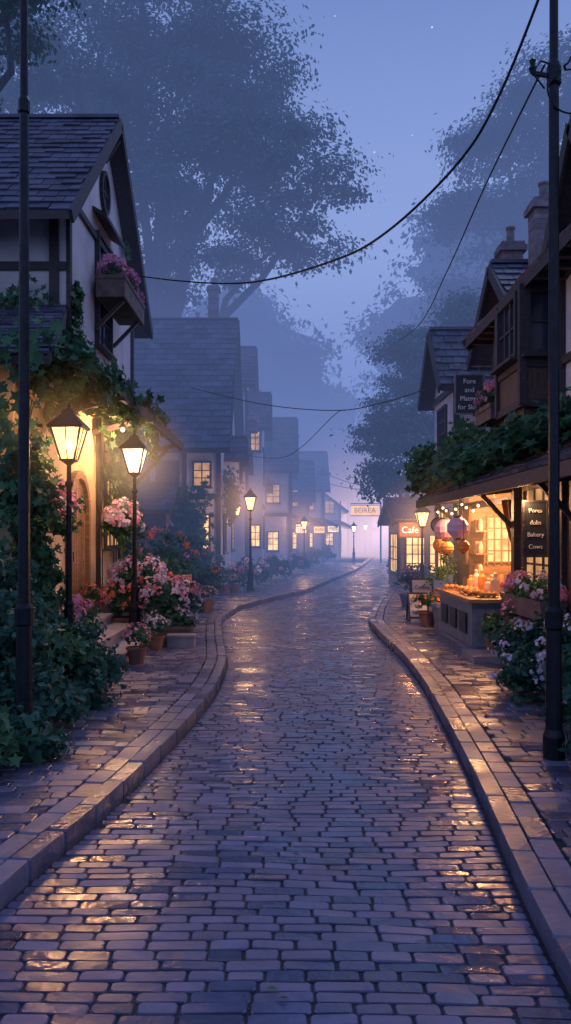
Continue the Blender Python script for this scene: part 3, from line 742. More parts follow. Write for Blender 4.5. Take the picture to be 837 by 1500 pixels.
light(H.g, (4.3, 15.4, 2.6), 420, name='stall_light'); light(H.g, (3.35, 14.6, 2.45), 120, name='stall_light')
light(H.g, (3.3, 11.4, 2.5), 34, name='stall_light')
mb = MB()
for k in range(9):
    y = 13.6+k*.45; z = 2.5-.07*math.sin(k*math.pi/2); mb.ball((3.2+.02*(k % 2), y, z), .022, 8)
mb.obj('bulb_string', M['bulb'], H.g)
mb = MB(); mb.tube([(3.2, 13.4+.25*i, 2.56-.03*(i % 2)) for i in range(18)], .006, 4); mb.obj('bulb_cable', M['wire'], H.g)
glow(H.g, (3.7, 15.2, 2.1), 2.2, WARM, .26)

H = House('slate_roofed_house', (6, 16, 0))
gable_walls(H, 'x', 4.55, 9, 14.9, 17.9, 3.3, 6.0, 7.2, 16.4)
gable_roof(H, 'x', 4.1, 9.3, 14.5, 16.4, 18.3, 5.85, 7.45)
win(H, 'x', 4.55, 16.4, 5.2, .8, 1.0, -1, None)
for y in (14.98, 17.8): H('timber').box(4.48, 4.55, y-.08, y+.08, 3.3, 5.9)
chimney(H, 4.75, 17.3, 6.2, 7.95, .42); chimney(H, 4.95, 15.7, 6.2, 8.2, .46)
H.finish('stucco2')
H = House('gabled_tea_house', (6, 20.5, 0))
gable_walls(H, 'x', 3.95, 9, 19.3, 21.7, .1, 5.65, 6.95, 20.5)
gable_roof(H, 'x', 3.6, 9.3, 19.0, 20.5, 22.0, 5.5, 7.15)
t = H('timber')
for x in (4.02, 4.9): t.box(x-.07, x+.07, 19.22, 19.3, .1, 5.6)
t.box(3.95, 9, 19.22, 19.3, 3.6, 3.75); t.box(3.87, 3.95, 19.3, 21.7, 3.6, 3.75); t.box(3.88, 3.95, 19.3, 21.7, 5.4, 5.55)
win(H, 'x', 3.95, 20.5, 4.7, .9, .9, -1, None); win(H, 'x', 3.95, 20.5, 1.9, 1.2, 1.4, -1, 'lit', 3, 3)
H.finish('stucco')

def board_sign(name, c, w, h, lines, size, frame='timber', boardm='slate', tm='chalk', hang=None):
    g = grp(name, c); mb = MB(); x, y, z = c
    mb.box(x-w/2, x+w/2, y-.03, y, z-h/2, z+h/2, 1)
    for s in (-1, 1):
        a, b = sorted((x+s*w/2, x+s*(w/2+.03))); mb.box(a, b, y-.05, y+.01, z-h/2-.03, z+h/2+.03)
        a, b = sorted((z+s*h/2, z+s*(h/2+.03))); mb.box(x-w/2, x+w/2, y-.047, y+.008, a, b)
    if hang:
        for s in (-1, 1): mb.tube([(x+s*w*.35, y-.02, z+h/2+.03), (x+s*w*.35, y-.02, z+h/2+hang)], .008, 5)
        mb.beam((x-w*.6, y-.02, z+h/2+hang), (x+w*.8, y-.02, z+h/2+hang), .03, .03)
    mb.obj('board', [M[frame], M[boardm]], g)
    for i, s in enumerate(lines):
        text(s, (x, y-.036, z+h/2-(i+.7)*h/(len(lines)+.4)), size, (90, 0, 0), M[tm], g)
    return g
board_sign('hanging_sign', (4.08, 18.2, 5.14), .60, .84, ['Fore', 'and', 'Platery', 'for Slow'], .15, frame='brick', hang=.2)
board_sign('bakery_sign', (3.50, 11.5, 2.1), .31, .74, ['Pores', 'dobs', 'Bakery', 'Cows'], .084, frame='timber', hang=.25)

g = grp('market_counter', (3.4, 14.6, .1)); mb = MB()
mb.box(3.04, 3.74, 13.25, 16.0, .13, .9, 0); mb.box(2.94, 3.8, 13.12, 16.12, .92, .98, 1)
for i in range(14): mb.box(3.02, 3.04, 13.27+i*.195, 13.27+i*.195+.18, .2, .86, 0)
for i in range(4): mb.box(3.07+i*.165, 3.07+i*.165+.15, 13.23, 13.25, .2, .86, 0)
mb.box(3.0, 3.76, 13.2, 16.04, .11, .18, 0); mb.box(3.0, 3.76, 13.2, 16.04, .86, .92, 0)
mb.obj('counter', [M['bluepot'], M['wood']], g)
mb = MB()
for k in range(3): mb.box(2.985, 3.0, 13.6+k*.8, 14.1+k*.8, .38, .72, 0)
mb.box(3.2, 3.6, 13.185, 13.2, .38, .74, 0); mb.obj('price_boards', M['slate'], g)
text('BREAD', (3.4, 13.178, .6), .11, (90, 0, 0), M['chalk'], g); text('& tea', (3.4, 13.178, .48), .09, (90, 0, 0), M['chalk'], g)
mb = MB()
for k in range(6):
    x, y = 3.1+rng.uniform(0, .25), 13.5+k*.42
    mb.box(x-.12, x+.2, y-.14, y+.14, .982, 1.0, 0)
    for q in range(5): mb.ball((x-.06+.05*q, y-.07+.11*(q % 2), 1.04), .05, 8, 1, sz=.8)
for k in range(8):
    x, y, h = 3.62+rng.uniform(-.06, .06), 13.3+k*.36, rng.uniform(.2, .42)
    mb.lathe(x, y, [(.06, .982), (.075, .99+h*.3), (.07, .98+h*.7), (.03, .98+h*.85), (.035, .98+h), (.01, .98+h*1.05)], 12, 2+(k % 2))
mb.obj('bread_and_jars', [M['wood'], M['bread'], M['jar'], M['orange']], g, smooth=False)
mb = MB()
for z in (1.18, 1.65, 2.11):
    for k in range(4): mb.lathe(3.98, 16.7+k*.14, [(.045, z), (.055, z+.1), (.04, z+.2), (.02, z+.24)], 8, k % 2)
for z in (1.03, 1.53, 2.03):
    for k in range(12): mb.lathe(6.12, 13.8+k*.28, [(.07, z), (.08, z+.15), (.05, z+.25), (.03, z+.3)], 8, k % 2)
for k in range(8): mb.lathe(4.3+k*.2, 17.05, [(.05, 1.03), (.06, 1.12), (.04, 1.2)], 8, k % 2)
mb.obj('shelf_jars', [M['jar'], M['bread']], g)
for (x, y, z, r, mm) in ((2.98, 15.3, 2.12, .20, 'paperpink'), (3.03, 14.4, 2.14, .19, 'paperblue'), (2.96, 15.0, 1.78, .12, 'orange'), (3.06, 14.1, 1.82, .11, 'orange'), (2.98, 15.85, 1.82, .13, 'orange')):
    g = grp('paper_lantern', (x, y, z)); mb = MB()
    prof = [(max(.02, r*math.sin(math.pi*i/12)*(1+.06*(i % 2))), z-r*1.0*math.cos(math.pi*i/12)) for i in range(13)]
    mb.lathe(x, y, prof, 14, 0); mb.lathe(x, y, [(r*.35, z+r*.93), (r*.35, z+r*1.1)], 10, 1); mb.lathe(x, y, [(r*.3, z-r*1.1), (r*.3, z-r*.93)], 10, 1)
    mb.tube([(x, y, z+r), (x, y, 2.75)], .005, 4, 1); mb.tube([(x, y, z-r*1.1), (x, y, z-r*1.7)], .012, 5, 0)
    mb.obj('paper_body', [M[mm], M['timber']], g)

H = House('cafe', (5.5, 31, 0))
H('woodwork').box(4.15, 8, 29.2, 33, .1, 2.5)
win(H, 'y', 29.2, 4.62, 1.35, .62, 1.3, -1, 'lit', 3, 4); win(H, 'y', 29.2, 5.5, 1.35, .7, 1.3, -1, 'lit', 3, 4); win(H, 'x', 4.15, 31, 1.35, 2.2, 1.4, -1, 'lit', 5, 3)
gable_roof(H, 'x', 3.8, 8.3, 28.7, 31, 33.4, 2.55, 3.4, rowh=.3, colw=.35)
H.finish()
g = grp('cafe_sign', (4.4, 28.6, 2.2)); mb = MB(); mb.box(3.98, 4.7, 28.55, 28.64, 1.98, 2.42); mb.obj('lit_panel', M['signO'], g)
mb = MB()
for a in ((3.94, 4.74, 28.53, 28.66, 2.42, 2.47), (3.94, 4.74, 28.53, 28.66, 1.93, 1.98), (3.94, 3.98, 28.53, 28.66, 1.98, 2.42), (4.7, 4.74, 28.53, 28.66, 1.98, 2.42)): mb.box(*a)
mb.tube([(4.1, 28.6, 2.46), (4.1, 28.9, 2.6)], .015, 5); mb.tube([(4.6, 28.6, 2.46), (4.6, 28.9, 2.6)], .015, 5); mb.obj('frame', M['timber'], g)
text('Cafe', (4.34, 28.54, 2.2), .32, (90, 0, 0), emit_mat('sign_letters', (1., .85, .55), 2.2), g)
light(g, (4.3, 28.2, 2.3), 60, (1., .35, .12))
g = grp('street_sign', (5.6, 58, 0)); mb = MB(); mb.box(4.65, 6.6, 58.0, 58.1, 3.45, 4.15); mb.obj('lit_panel', M['signY'], g)
mb = MB(); mb.tube([(6.75, 58.05, .1), (6.75, 58.05, 4.4)], .06, 8); mb.beam((4.6, 58.05, 4.3), (6.75, 58.05, 4.3), .06, .06)
for a in ((4.6, 6.65, 57.97, 58.13, 4.15, 4.2), (4.6, 6.65, 57.97, 58.13, 3.4, 3.45)): mb.box(*a)
mb.obj('post', M['iron'], g); text('BEIREA', (5.62, 57.99, 3.8), .5, (90, 0, 0), M['boards'], g)
light(g, (5.6, 57, 3.7), 120)
def aframe(x, y, w, h, mt):
    g = grp('sandwich_board', (x, y, .11)); mb = MB()
    for s in (-1, 1):
        mb.add([(x-w/2, y+s*.22, .11), (x+w/2, y+s*.22, .11), (x+w/2, y+s*.03, .11+h), (x-w/2, y+s*.03, .11+h)], [(0, 1, 2, 3)], 1)
        for q in (-1, 1): mb.beam((x+q*w/2, y+s*.225, .11), (x+q*w/2, y+s*.03, .13+h), .035, .03)
        mb.beam((x-w/2, y+s*.035, .12+h), (x+w/2, y+s*.035, .12+h), .03, .035); mb.beam((x-w/2, y+s*.21, .2), (x+w/2, y+s*.21, .2), .03, .03)
    mb.obj('boards', [M['timber'], M[mt]], g)
    for i, s in enumerate(('Coffee', 'tea', 'cakes')): text(s, (x, y-.235+.19*(.75-.22*i), .11+h*(.78-.22*i)), .13, (90-math.degrees(math.atan(.19/h)), 0, 0), M['chalk' if mt == 'slate' else 'slate'], g)
aframe(3.25, 19.6, .5, .85, 'white'); aframe(2.95, 18.3, .42, .6, 'white')
g = grp('round_hanging_sign', (3.6, 19.2, 2.3)); mb = MB()
mb.tube([(3.55+.17*math.cos(a*math.pi/10), 19.0, 2.25+.17*math.sin(a*math.pi/10)) for a in range(21)], .02, 6)
mb.tube([(3.55, 19.0, 2.42), (3.55, 19.0, 2.6), (3.95, 19.25, 2.6)], .012, 5); mb.obj('ring_and_bracket', M['iron'], g)
mb = MB(); mb.add([(3.55+.16*math.cos(a*math.pi/10), 19.0, 2.25+.16*math.sin(a*math.pi/10)) for a in range(20)], [tuple(range(20))]); mb.obj('disc', M['bluepot'], g)

# ------------------------------------------------------------------ poles and wires
def pole(name, x, y, H, r0, r1, extras):
    g = grp(name, (x, y, .1)); mb = MB()
    mb.lathe(x, y, [(r0*1.5, .1), (r0*1.5, .3), (r0*1.15, .36), (r0, 1.2), (r0*1.2, 1.22), (r0*1.25, 1.36), (r0*.8, 1.4), (r1, H*.7), (r1*1.3, H*.7+.02), (r1*1.3, H*.7+.12), (r1*.9, H*.7+.16), (r1*.8, H)], 12)
    if extras:
        for z in extras:
            mb.beam((x-.45, y, z), (x+.6, y, z), .06, .08)
            for k in (-.4, -.15, .25, .5): mb.lathe(x+k, y, [(.03, z+.04), (.045, z+.08), (.025, z+.11), (.045, z+.14), (.01, z+.18)], 8)
            mb.beam((x-.35, y, z), (x, y, z-.4), .03, .03); mb.beam((x+.4, y, z), (x, y, z-.4), .03, .03)
    mb.obj('shaft', M['iron'], g)
pole('iron_pole', -2.32, 7.27, 8.2, .068, .040, None)
pole('utility_pole', 2.28, 6.96, 8.4, .062, .042, [7.6])
pole('utility_pole', 2.75, 60, 7.0, .12, .09, [6.5])
pole('utility_pole', 3.9, 76, 7.0, .12, .09, [6.5])
def wire(pts, r=.012):
    pts = [Vector(p) for p in pts]; out = []
    for i in range(len(pts)-1):
        p0 = pts[max(0, i-1)]; p1 = pts[i]; p2 = pts[i+1]; p3 = pts[min(len(pts)-1, i+2)]
        for k in range(8):
            t = k/8; out.append(.5*((2*p1)+(p2-p0)*t+(2*p0-5*p1+4*p2-p3)*t*t+(3*p1-p0-3*p2+p3)*t**3))
    out.append(pts[-1]); mb = MB(); mb.tube(out, r, 6); mb.obj('overhead_cable', M['wire'], smooth=True)
wire([(-3.5, 18, 7.75), (-1.95, 15.2, 6.73), (-.55, 12.48, 5.86), (.57, 10.27, 5.44), (1.13, 9.17, 5.40), (1.69, 8.06, 5.66), (1.97, 7.5, 6.06), (2.26, 6.96, 6.85)], .014)
wire([(2.2, 6.96, 6.0), (2.45, 10, 6.3), (2.75, 14, 6.5), (3.1, 19, 6.9), (3.9, 29.5, 8.9)], .010)
wire([(2.7, 6.96, 7.75), (2.45, 6.9, 6.2), (2.35, 6.9, 5.95), (2.6, 7.2, 6.1), (3.6, 8.2, 6.6)], .010)
wire([(2.3, 6.9, 5.9), (2.2, 6.88, 5.75), (2.35, 6.95, 5.6), (2.9, 7.4, 5.8), (3.7, 8.2, 6.1)], .008)
wire([(-3.0, 26, 6.7), (-.6, 25, 6.0), (1.5, 23.5, 5.6), (2.7, 22, 5.6), (3.6, 20.5, 5.7)], .014)
wire([(-1.9, 31, 5.1), (-.3, 30, 4.85), (.5, 28, 5.0), (1.5, 25, 5.7), (1.75, 24.2, 5.7)], .012)
wire([(-1.0, 44, 7.6), (1, 50, 6.6), (2.75, 60, 6.6), (6, 60, 5.6), (10, 62, 5.7)], .022)
wire([(-1.0, 44, 6.6), (1, 50, 5.7), (2.75, 60, 5.9), (6, 55, 5.2), (8, 50, 7.2)], .022)
mb = MB(); mb.lathe(2.28, 6.96, [(.05, 5.82), (.062, 5.84), (.062, 5.98), (.05, 6.0)], 12); mb.beam((2.1, 6.96, 5.93), (2.3, 6.96, 5.9), .03, .03); mb.lathe(2.1, 6.96, [(.02, 5.93), (.035, 5.97), (.02, 6.0), (.03, 6.04), (.01, 6.06)], 8)
mb.tube([(2.2, 6.96, 5.8), (2.08, 6.9, 5.9), (2.15, 6.9, 6.0), (2.28, 6.96, 6.0)], .008, 5); mb.obj('cable_bracket', M['iron'])

# ------------------------------------------------------------------ vegetation
tree('great_oak_tree', (-8.6, 47, 0), (-6.2, 46, 22), .95,
     [(-9.5, 46, 22, 5, 4.5, 4), (-4, 45, 21, 5, 4, 4.2), (-.4, 45, 18.0, 3.6, 3.2, 2.6), (-6, 47, 27.5, 6.5, 5, 4), (-12.5, 46, 27, 6, 5, 5), (-.6, 46, 23.3, 3.8, 3.6, 2.8),
      (-13.5, 46, 19, 5, 4, 3.5), (-5.2, 45, 16.4, 4, 3.2, 2.0), (-2.4, 46, 28.5, 4, 4, 3), (-8, 45, 32, 6, 4, 3), (1.6, 45, 20.6, 2.2, 2.2, 1.6)], 250, 1.75, 380, .30, M['leafT'], 130, wob=.8, flat=.40, lo=.6)
tree('garden_tree', (-9.5, 22, 0), (-8.5, 22, 15), .5,
     [(-7.9, 22, 15.8, 2.2, 2, 1.3), (-9.5, 22, 13, 2.4, 2, 1.8), (-8.3, 21.5, 11.8, 1.4, 1.5, .8), (-6.6, 21, 16.6, 1.6, 1.4, .7)], 80, .6, 110, .17, M['leafB'], 40, wob=.5)
tree('maple_tree', (6.3, 35, 0), (7.0, 35, 9.6), .32,
     [(4.9, 34, 6.0, 1.9, 1.8, 2.2), (6.3, 35, 8.6, 2.2, 2, 1.9), (8.4, 35, 10.9, 2.2, 2, 1.6), (4.2, 33.6, 3.9, 1.2, 1.2, 1.2), (5.2, 35, 10.0, 1.2, 1.2, .9), (8.6, 34, 7.4, 2, 2, 2)], 170, .9, 250, .19, M['leafT'], 70, wob=.4, flat=.4)
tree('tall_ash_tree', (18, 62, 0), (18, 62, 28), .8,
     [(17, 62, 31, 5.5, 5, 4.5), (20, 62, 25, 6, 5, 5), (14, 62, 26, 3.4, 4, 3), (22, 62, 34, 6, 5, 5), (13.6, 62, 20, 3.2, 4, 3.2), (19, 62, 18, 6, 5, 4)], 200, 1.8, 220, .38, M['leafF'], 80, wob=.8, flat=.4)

def far_mass(name, ells, nsub, rsub, per, size):
    g = grp(name, ells[0][:2]+(0,)); P, N, C = clumps(ells, nsub, rsub, per, lo=.75)
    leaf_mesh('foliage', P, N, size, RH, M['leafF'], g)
    mb = MB()
    for e in ells:
        x, y = e[0], e[1]; mb.tube([(x, y, 0), (x+.3, y, e[2]*.5), (x, y, e[2])], [.6, .45, .25], 7)
        n, m2 = 14, 9; vs = []; fs = []
        for i in range(m2+1):
            for k in range(n):
                th = math.pi*i/m2; ph = 2*math.pi*k/n; r = .80+.12*math.sin(3*ph+e[0]+4*th)
                vs.append((e[0]+e[3]*r*math.sin(th)*math.cos(ph), e[1]+e[4]*r*math.sin(th)*math.sin(ph), e[2]+e[5]*r*math.cos(th)))
        for i in range(m2):
            for k in range(n): fs.append((i*n+k, i*n+(k+1) % n, (i+1)*n+(k+1) % n, (i+1)*n+k))
        mb.add(vs, fs, 1)
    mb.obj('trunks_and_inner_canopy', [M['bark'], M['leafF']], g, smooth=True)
E = []
for x, z, r in ((-34, 24, 10), (-22, 26, 10), (-13, 22, 8), (-6, 27, 7.5), (-1, 21, 7), (4, 17, 6), (8.5, 11, 5), (-8, 14, 8), (0, 10, 7), (15, 12, 5)):
    E.append((x, 100+rng.uniform(-6, 6), z, r, r*.8, r*.85))
far_mass('distant_trees', E, 420, 2.4, 60, .8)
E = []
for x, z, r in ((16, 26, 7), (22, 33, 8.5), (30, 36, 10), (17, 17, 6), (25, 22, 8), (36, 24, 10), (20, 10, 6), (13.8, 21, 4.2)):
    E.append((x, 95+rng.uniform(-6, 6), z, r, r*.8, r*.85))
far_mass('distant_trees', E, 340, 2.4, 60, .8)
E = []
for x, z, r in ((-50, 20, 16), (-25, 18, 14), (0, 16, 13), (22, 14, 12), (40, 20, 14), (65, 22, 16)):
    E.append((x, 170+rng.uniform(-10, 10), z, r, r*.7, r))
far_mass('distant_trees', E, 260, 3.5, 40, 1.5)

def ivy(name, P, N, size, lm, extra=None):
    g = grp(name, tuple(np.mean(P, axis=0)))
    leaf_mesh('leaves', P, N, size, IVY, lm, g, spread=.45)
    return g
def patch(n, o, u, v, nrm, depth, nc, rs):
    o, u, v, nrm = map(np.array, (o, u, v, nrm)); P = []
    for _ in range(nc):
        c = o+u*rng.uniform(0, 1)+v*rng.uniform(0, 1)+nrm*rng.uniform(0, depth)
        k = n//nc; q = rng.normal(0, rs, (k, 3)); q -= np.outer(q@nrm, nrm)*.6; P.append(c+q)
    P = np.concatenate(P); return P, np.tile(nrm+np.array([0, 0, .3]), (len(P), 1))
def multi(parts):
    return np.concatenate([p[0] for p in parts]), np.concatenate([p[1] for p in parts])
P, N = multi([
    patch(620, (-3.7, 11.2, .6), (0, .6, 0), (0, 0, 3.8), (1., 0, 0), .3, 22, .13),
    patch(160, (-3.7, 12.6, 3.6), (0, .9, 0), (0, 0, .7), (1., 0, 0), .2, 8, .11),
    patch(2000, (-3.6, 11.0, 4.15), (0, 6.5, 0), (.7, 0, .2), (.4, 0, .9), .35, 56, .17),
    patch(900, (-2.75, 11.6, 4.1), (0, 6.5, 0), (0, 0, .4), (1, 0, 0), .15, 32, .12),
    patch(500, (-5.2, 14.0, 5.2), (1.2, 0, 0), (0, 0, 1.0), (0, -1, 0), .2, 18, .16),
    patch(1500, (-7.6, 14.0, 5.0), (2.4, 0, 0), (0, 0, 2.9), (0, -1, 0), .3, 40, .23),
    patch(450, (-3.7, 13.8, 4.95), (0, 2.0, 0), (0, 0, .5), (1, 0, 0), .15, 16, .12),
    patch(120, (-3.72, 14.3, 5.6), (0, .3, 0), (0, 0, .8), (1, 0, 0), .08, 6, .09),
    patch(650, (-3.66, 15.9, 2.6), (0, 2.4, 0), (0, 0, 1.7), (1., 0, 0), .35, 26, .13),
    patch(420, (-3.66, 17.2, .9), (0, 2.6, 0), (0, 0, 1.6), (1., 0, 0), .3, 16, .15),
    patch(120, (-2.75, 16.0, 3.6), (0, 1.5, 0), (0, 0, .5), (1., 0, 0), .1, 8, .07),
    patch(140, (-3.72, 17.9, 7.4), (0, 1.2, 0), (0, 0, 1.2), (1., 0, 0), .1, 7, .12),
    patch(2000, (-6.5, 10.9, .6), (3.1, 0, 0), (0, 0, 4.2), (0, -1, 0), .45, 60, .2),
])
g = ivy('ivy', P, N, .175, M['leafD'])
mb = MB()
for k in range(18):
    y = rng.uniform(15.8, 19) if k % 2 else rng.uniform(11.2, 11.9)
    pts = [(-3.7+rng.uniform(0, .05), y+rng.uniform(-.3, .3)*i*.2, .2+i*.75+rng.uniform(-.1, .1)) for i in range(6)]
    mb.tube(pts, .012, 4)
mb.obj('vines', M['bark'], g)
shrub('climbing_roses', [(-3.15, 15.9, 2.15, .3, .5, .5), (-3.3, 11.9, 2.2, .25, .4, .5)], 44, .18, 26, .12, M['leafD'], [M['pink'], M['white_p']], 60, .10, .09, IVY, bl=12, stems=False)
P, N = multi([
    patch(2200, (2.95, 13.6, 3.0), (0, 4.0, 0), (.9, 0, .5), (-.4, -.3, .8), .35, 64, .19),
    patch(1500, (3.0, 9.0, 3.0), (0, 4.6, 0), (.5, 0, .35), (-.5, 0, .85), .35, 44, .17),
    patch(900, (3.3, 16.2, 3.2), (.7, 0, 0), (0, 0, .6), (-.3, -.9, .2), .4, 30, .18),
    patch(800, (2.75, 16.6, 3.0), (.5, 1.0, 0), (0, 0, .6), (-.5, -.6, .4), .3, 26, .16),
    patch(500, (3.9, 19.1, 3.0), (.5, 0, 0), (0, 0, 1.0), (-.3, -.9, .2), .25, 22, .14),
])
ivy('ivy', P, N, .165, M['leafD'])
P, N = multi([patch(2400, (-4.9, 29.0, .6), (2.1, 0, 0), (0, 0, 3.0), (0, -1, 0), .5, 60, .28), patch(600, (-2.2, 29.2, 2.8), (0, 3, 0), (0, 0, 1.2), (1, 0, 0), .3, 16, .25)])
ivy('ivy', P, N, .22, M['leafB'])

shrub('laurel_bush', [(-3.5, 9.6, .95, .85, 1.2, .95), (-2.75, 9.9, .5, .5, .7, .5), (-2.25, 9.3, .38, .45, .5, .36), (-2.95, 8.4, .6, .6, .7, .62), (-2.4, 8.1, .34, .42, .45, .32), (-2.2, 7.0, .24, .3, .4, .22)], 460, .16, 56, .10, M['leafB'])
shrub('fern_clump', [(-2.45, 6.5, .26, .42, .5, .24), (-3.4, 11.0, 1.3, .4, .4, .9), (-3.3, 10.6, 2.4, .35, .35, .8), (-2.55, 8.9, .75, .3, .4, .25)], 120, .17, 44, .12, M['leafD'], tmpl=IVY, stems=False)
shrub('pink_flower_bush', [(-3.0, 11.7, .75, .3, .35, .35)], 26, .13, 26, .09, M['leafD'], [M['pink']], 18, .06, .06)
planter('flower_trough', -3.3, -2.45, 14.75, 15.2, .11, .5, ['red', 'pink'], n=60, mt='clay', h=.5, heads=40)
shrub('hydrangea_bush', [(-2.1, 14.8, .75, .55, .5, .5), (-2.75, 15.6, 1.0, .6, .5, .55)], 140, .17, 36, .10, M['leafB'], [M['white_p'], M['white_p'], M['pink']], 54, .10, .07)
planter('flower_trough', -2.45, -1.66, 14.3, 14.85, .11, .4, ['white_p'], n=40, mt='planter', h=.25, heads=24)
pot('potted_flowers', -2.2, 12.1, .11, .15, .25, 'clay', 'leafD', 'pink', .3)
pot('potted_flowers', -2.15, 13.6, .11, .14, .24, 'clay', 'leafD', 'white_p', .28)
pot('potted_flowers', -3.4, 14.3, .62, .13, .22, 'clay', 'leafD', 'red', .28)
mb = MB(); mb.box(-2.0, -1.55, 13.85, 14.15, .11, .28); mb.box(-2.02, -1.53, 13.83, 14.17, .28, .32); mb.obj('stone_block', M['stone'])
shrub('garden_shrub', [(-2.6, 17.6, .8, .8, .9, .7), (-3.0, 20, 1.1, .8, 1.2, 1.0), (-2.6, 23, .8, .9, 1.4, .75), (-3.4, 25.5, 1.2, 1, 1.4, 1.1)], 230, .22, 40, .12, M['leafB'], [M['red'], M['pink']], 30, .1, .08)
shrub('garden_shrub', [(-1.9, 28.2, .55, .7, .6, .5), (-1.4, 31, .6, .7, 1.2, .55), (-.6, 36, .6, .8, 2, .6), (.6, 42, .6, .7, 2, .5)], 130, .25, 34, .15, M['leafB'], [M['white_p'], M['pink']], 24, .12, .11)
shrub('garden_shrub', [(1.6, 48, .7, .7, 2, .6), (2.6, 54, .7, .7, 2, .6), (8.6, 50, .9, .9, 2.4, .9), (7.4, 44, .9, .9, 2.4, .9)], 110, .3, 34, .2, M['leafB'])
g = grp('wooden_notice_board', (-2.25, 17.2, .11)); mb = MB(); mb.box(-2.55, -1.98, 16.98, 17.02, .85, 1.15, 1); mb.box(-2.58, -2.53, 16.96, 17.04, .11, 1.2); mb.box(-2.0, -1.95, 16.96, 17.04, .11, 1.2); mb.box(-2.53, -2.0, 16.965, 17.035, 1.15, 1.19); mb.obj('board', [M['wood'], M['jar']], g)
for x, y in ((-1.95, 20.3), (-2.0, 26.5), (-1.7, 27.0)): pot('potted_plant', x, y, .11, .2, .3, 'clay', 'leafD', 'pink')

shrub('hydrangea_bush', [(3.05, 10.3, .55, .42, .6, .42), (2.8, 9.5, .35, .38, .5, .32), (3.2, 9.1, .6, .4, .6, .5)], 170, .14, 46, .09, M['leafB'], [M['white_p']], 36, .075, .055)
shrub('laurel_bush', [(2.95, 7.9, .4, .38, .7, .42), (2.72, 6.9, .28, .28, .4, .26), (2.5, 6.2, .22, .22, .35, .18)], 160, .14, 44, .10, M['leafB'], [M['white_p']], 8, .06, .05)
planter('window_flower_box', 3.4, 3.74, 10.9, 12.9, .85, 1.1, ['pink', 'white_p'], n=70, h=.26, heads=56)
mb = MB(); mb.box(3.44, 3.7, 11.0, 11.15, .11, .84); mb.box(3.44, 3.7, 12.6, 12.75, .11, .84); mb.box(3.42, 3.72, 10.95, 12.85, .5, .8); mb.obj('flower_box_stand', M['planter'])
planter('window_flower_box', 3.18, 3.5, 12.7, 13.7, 3.82, 4.05, ['pink'], n=40, h=.28, heads=60)
pot('potted_plant', 3.2, 12.6, .11, .13, .32, 'clay', 'leafD', None, .35)
pot('potted_flowers', 3.5, 12.35, .11, .19, .5, 'bluepot', 'leafD', 'pink', .4)
pot('potted_plant', 3.25, 16.9, .11, .24, .5, 'bluepot', 'leafD', None, 1.1)
pot('potted_plant', 3.45, 17.5, .11, .24, .6, 'clay', 'leafB', None, 1.5)
pot('potted_plant', 3.0, 17.3, .11, .2, .3, 'clay', 'leafD', 'red', .4)
pot('potted_plant', 3.3, 22.0, .11, .25, .35, 'bluepot', 'leafB', 'pink', .6)
shrub('garden_shrub', [(3.8, 24, .5, .5, 1, .5), (4.2, 27, .6, .5, 1.2, .5), (5.3, 36, .8, .8, 2, .8)], 60, .22, 34, .14, M['leafB'])
mb = MB(); mb.box(2.8, 3.55, 12.2, 13.0, .11, .2); mb.obj('doorstep', M['stone'])

n = 70
Q = np.stack([rng.uniform(-3, 3, n), rng.uniform(2.5, 14, n), np.full(n, .015)], 1)
for q in Q: q[2] = .018 if LX(q[1]) < q[0] < RX(q[1]) else .135
leaf_mesh('fallen_leaves', Q, np.tile((0, 0, 1.), (n, 1)), .05, RH, M['leafD'], None, .12)

# ------------------------------------------------------------------ mist (absorbing volume, its ambient light put in as emission)
def mist(name, x0, x1, y0, y1, z0, z1, dens, col):
    mb = MB(); mb.box(x0, x1, y0, y1, z0, z1)
    m, nt, out = new_mat(name+'_air'); N = nt.nodes.new; L = nt.links.new
    a = N('ShaderNodeVolumeAbsorption'); a.inputs[0].default_value = (0, 0, 0, 1); a.inputs[1].default_value = dens
    e = N('ShaderNodeEmission'); e.inputs[0].default_value = (*col, 1); e.inputs[1].default_value = dens
    s = N('ShaderNodeAddShader'); L(a.outputs[0], s.inputs[0]); L(e.outputs[0], s.inputs[1]); L(s.outputs[0], out.inputs['Volume'])
    mb.obj(name, m)
mist('mist', -150, 150, 25, 260, -.5, 14, .0095, (.20, .27, .62))
mist('high_haze', -160, 160, 17, 270, -.6, 36, .0098, (.165, .255, .60))

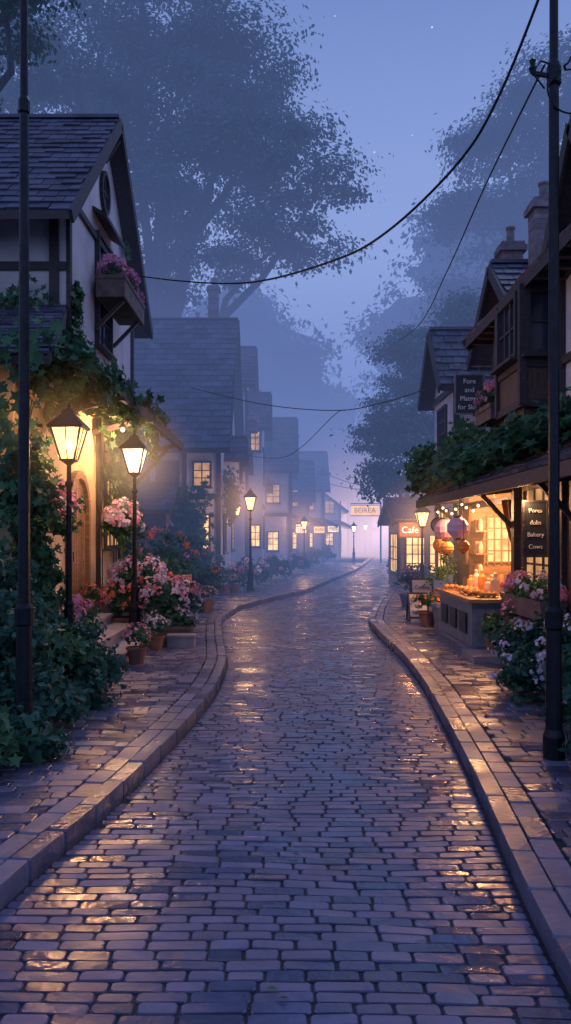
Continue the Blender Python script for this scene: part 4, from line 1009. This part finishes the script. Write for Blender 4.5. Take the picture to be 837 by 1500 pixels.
# ------------------------------------------------------------------ world, sun, camera
w = bpy.data.worlds.new('World'); scene.world = w; w.use_nodes = True
nt = w.node_tree; nt.nodes.clear(); N = nt.nodes.new; L = nt.links.new
out = N('ShaderNodeOutputWorld'); bg = N('ShaderNodeBackground'); L(bg.outputs[0], out.inputs[0])
sky = N('ShaderNodeTexSky'); sky.sky_type = 'NISHITA'; sky.sun_disc = False; sky.sun_elevation = math.radians(-3); sky.sun_rotation = math.radians(5); sky.ozone_density = 4
tc = N('ShaderNodeTexCoord'); sep = N('ShaderNodeSeparateXYZ'); L(tc.outputs['Generated'], sep.inputs[0])
rp = N('ShaderNodeValToRGB'); cr = rp.color_ramp
cr.elements[0].position = 0; cr.elements[0].color = (.26, .34, .66, 1)
cr.elements[1].position = 1; cr.elements[1].color = (.19, .27, .62, 1)  # zenith above the view raised beyond natural dusk, added as ambient fill
for p, c in ((.32, (.40, .51, .84, 1)), (.43, (.28, .38, .72, 1)), (.56, (.16, .24, .52, 1)), (.7, (.16, .24, .56, 1))):
    e = cr.elements.new(p); e.color = c
L(sep.outputs[2], rp.inputs[0])
sc = N('ShaderNodeVectorMath'); sc.operation = 'SCALE'; sc.inputs['Scale'].default_value = .12; L(sky.outputs[0], sc.inputs[0])
ad = N('ShaderNodeVectorMath'); ad.operation = 'ADD'; L(rp.outputs[0], ad.inputs[0]); L(sc.outputs[0], ad.inputs[1])
vo = N('ShaderNodeTexVoronoi'); vo.inputs['Scale'].default_value = 38; L(tc.outputs['Generated'], vo.inputs['Vector'])
mr = N('ShaderNodeMapRange'); mr.inputs[1].default_value = .045; mr.inputs[2].default_value = .02; mr.inputs[3].default_value = 0; mr.inputs[4].default_value = .8; L(vo.outputs['Distance'], mr.inputs[0])
ad2 = N('ShaderNodeVectorMath'); ad2.operation = 'ADD'; L(ad.outputs[0], ad2.inputs[0]); L(mr.outputs[0], ad2.inputs[1])
L(ad2.outputs[0], bg.inputs[0]); bg.inputs[1].default_value = 1.05

s = bpy.data.lights.new('sun', 'SUN'); s.energy = .5; s.angle = math.radians(20); s.color = (.58, .70, 1)
so = bpy.data.objects.new('sun', s); COL.objects.link(so); so.rotation_euler = (math.radians(-38), math.radians(20), math.radians(-5))

cam = bpy.data.cameras.new('camera'); co = bpy.data.objects.new('camera', cam); COL.objects.link(co)
co.location = (0, 0, 2); co.rotation_euler = (math.radians(90), 0, 0)
cam.lens = 28.8; cam.sensor_width = 36; cam.sensor_fit = 'AUTO'; cam.shift_y = 35/1500; cam.clip_end = 1500; cam.clip_start = .05
scene.camera = co
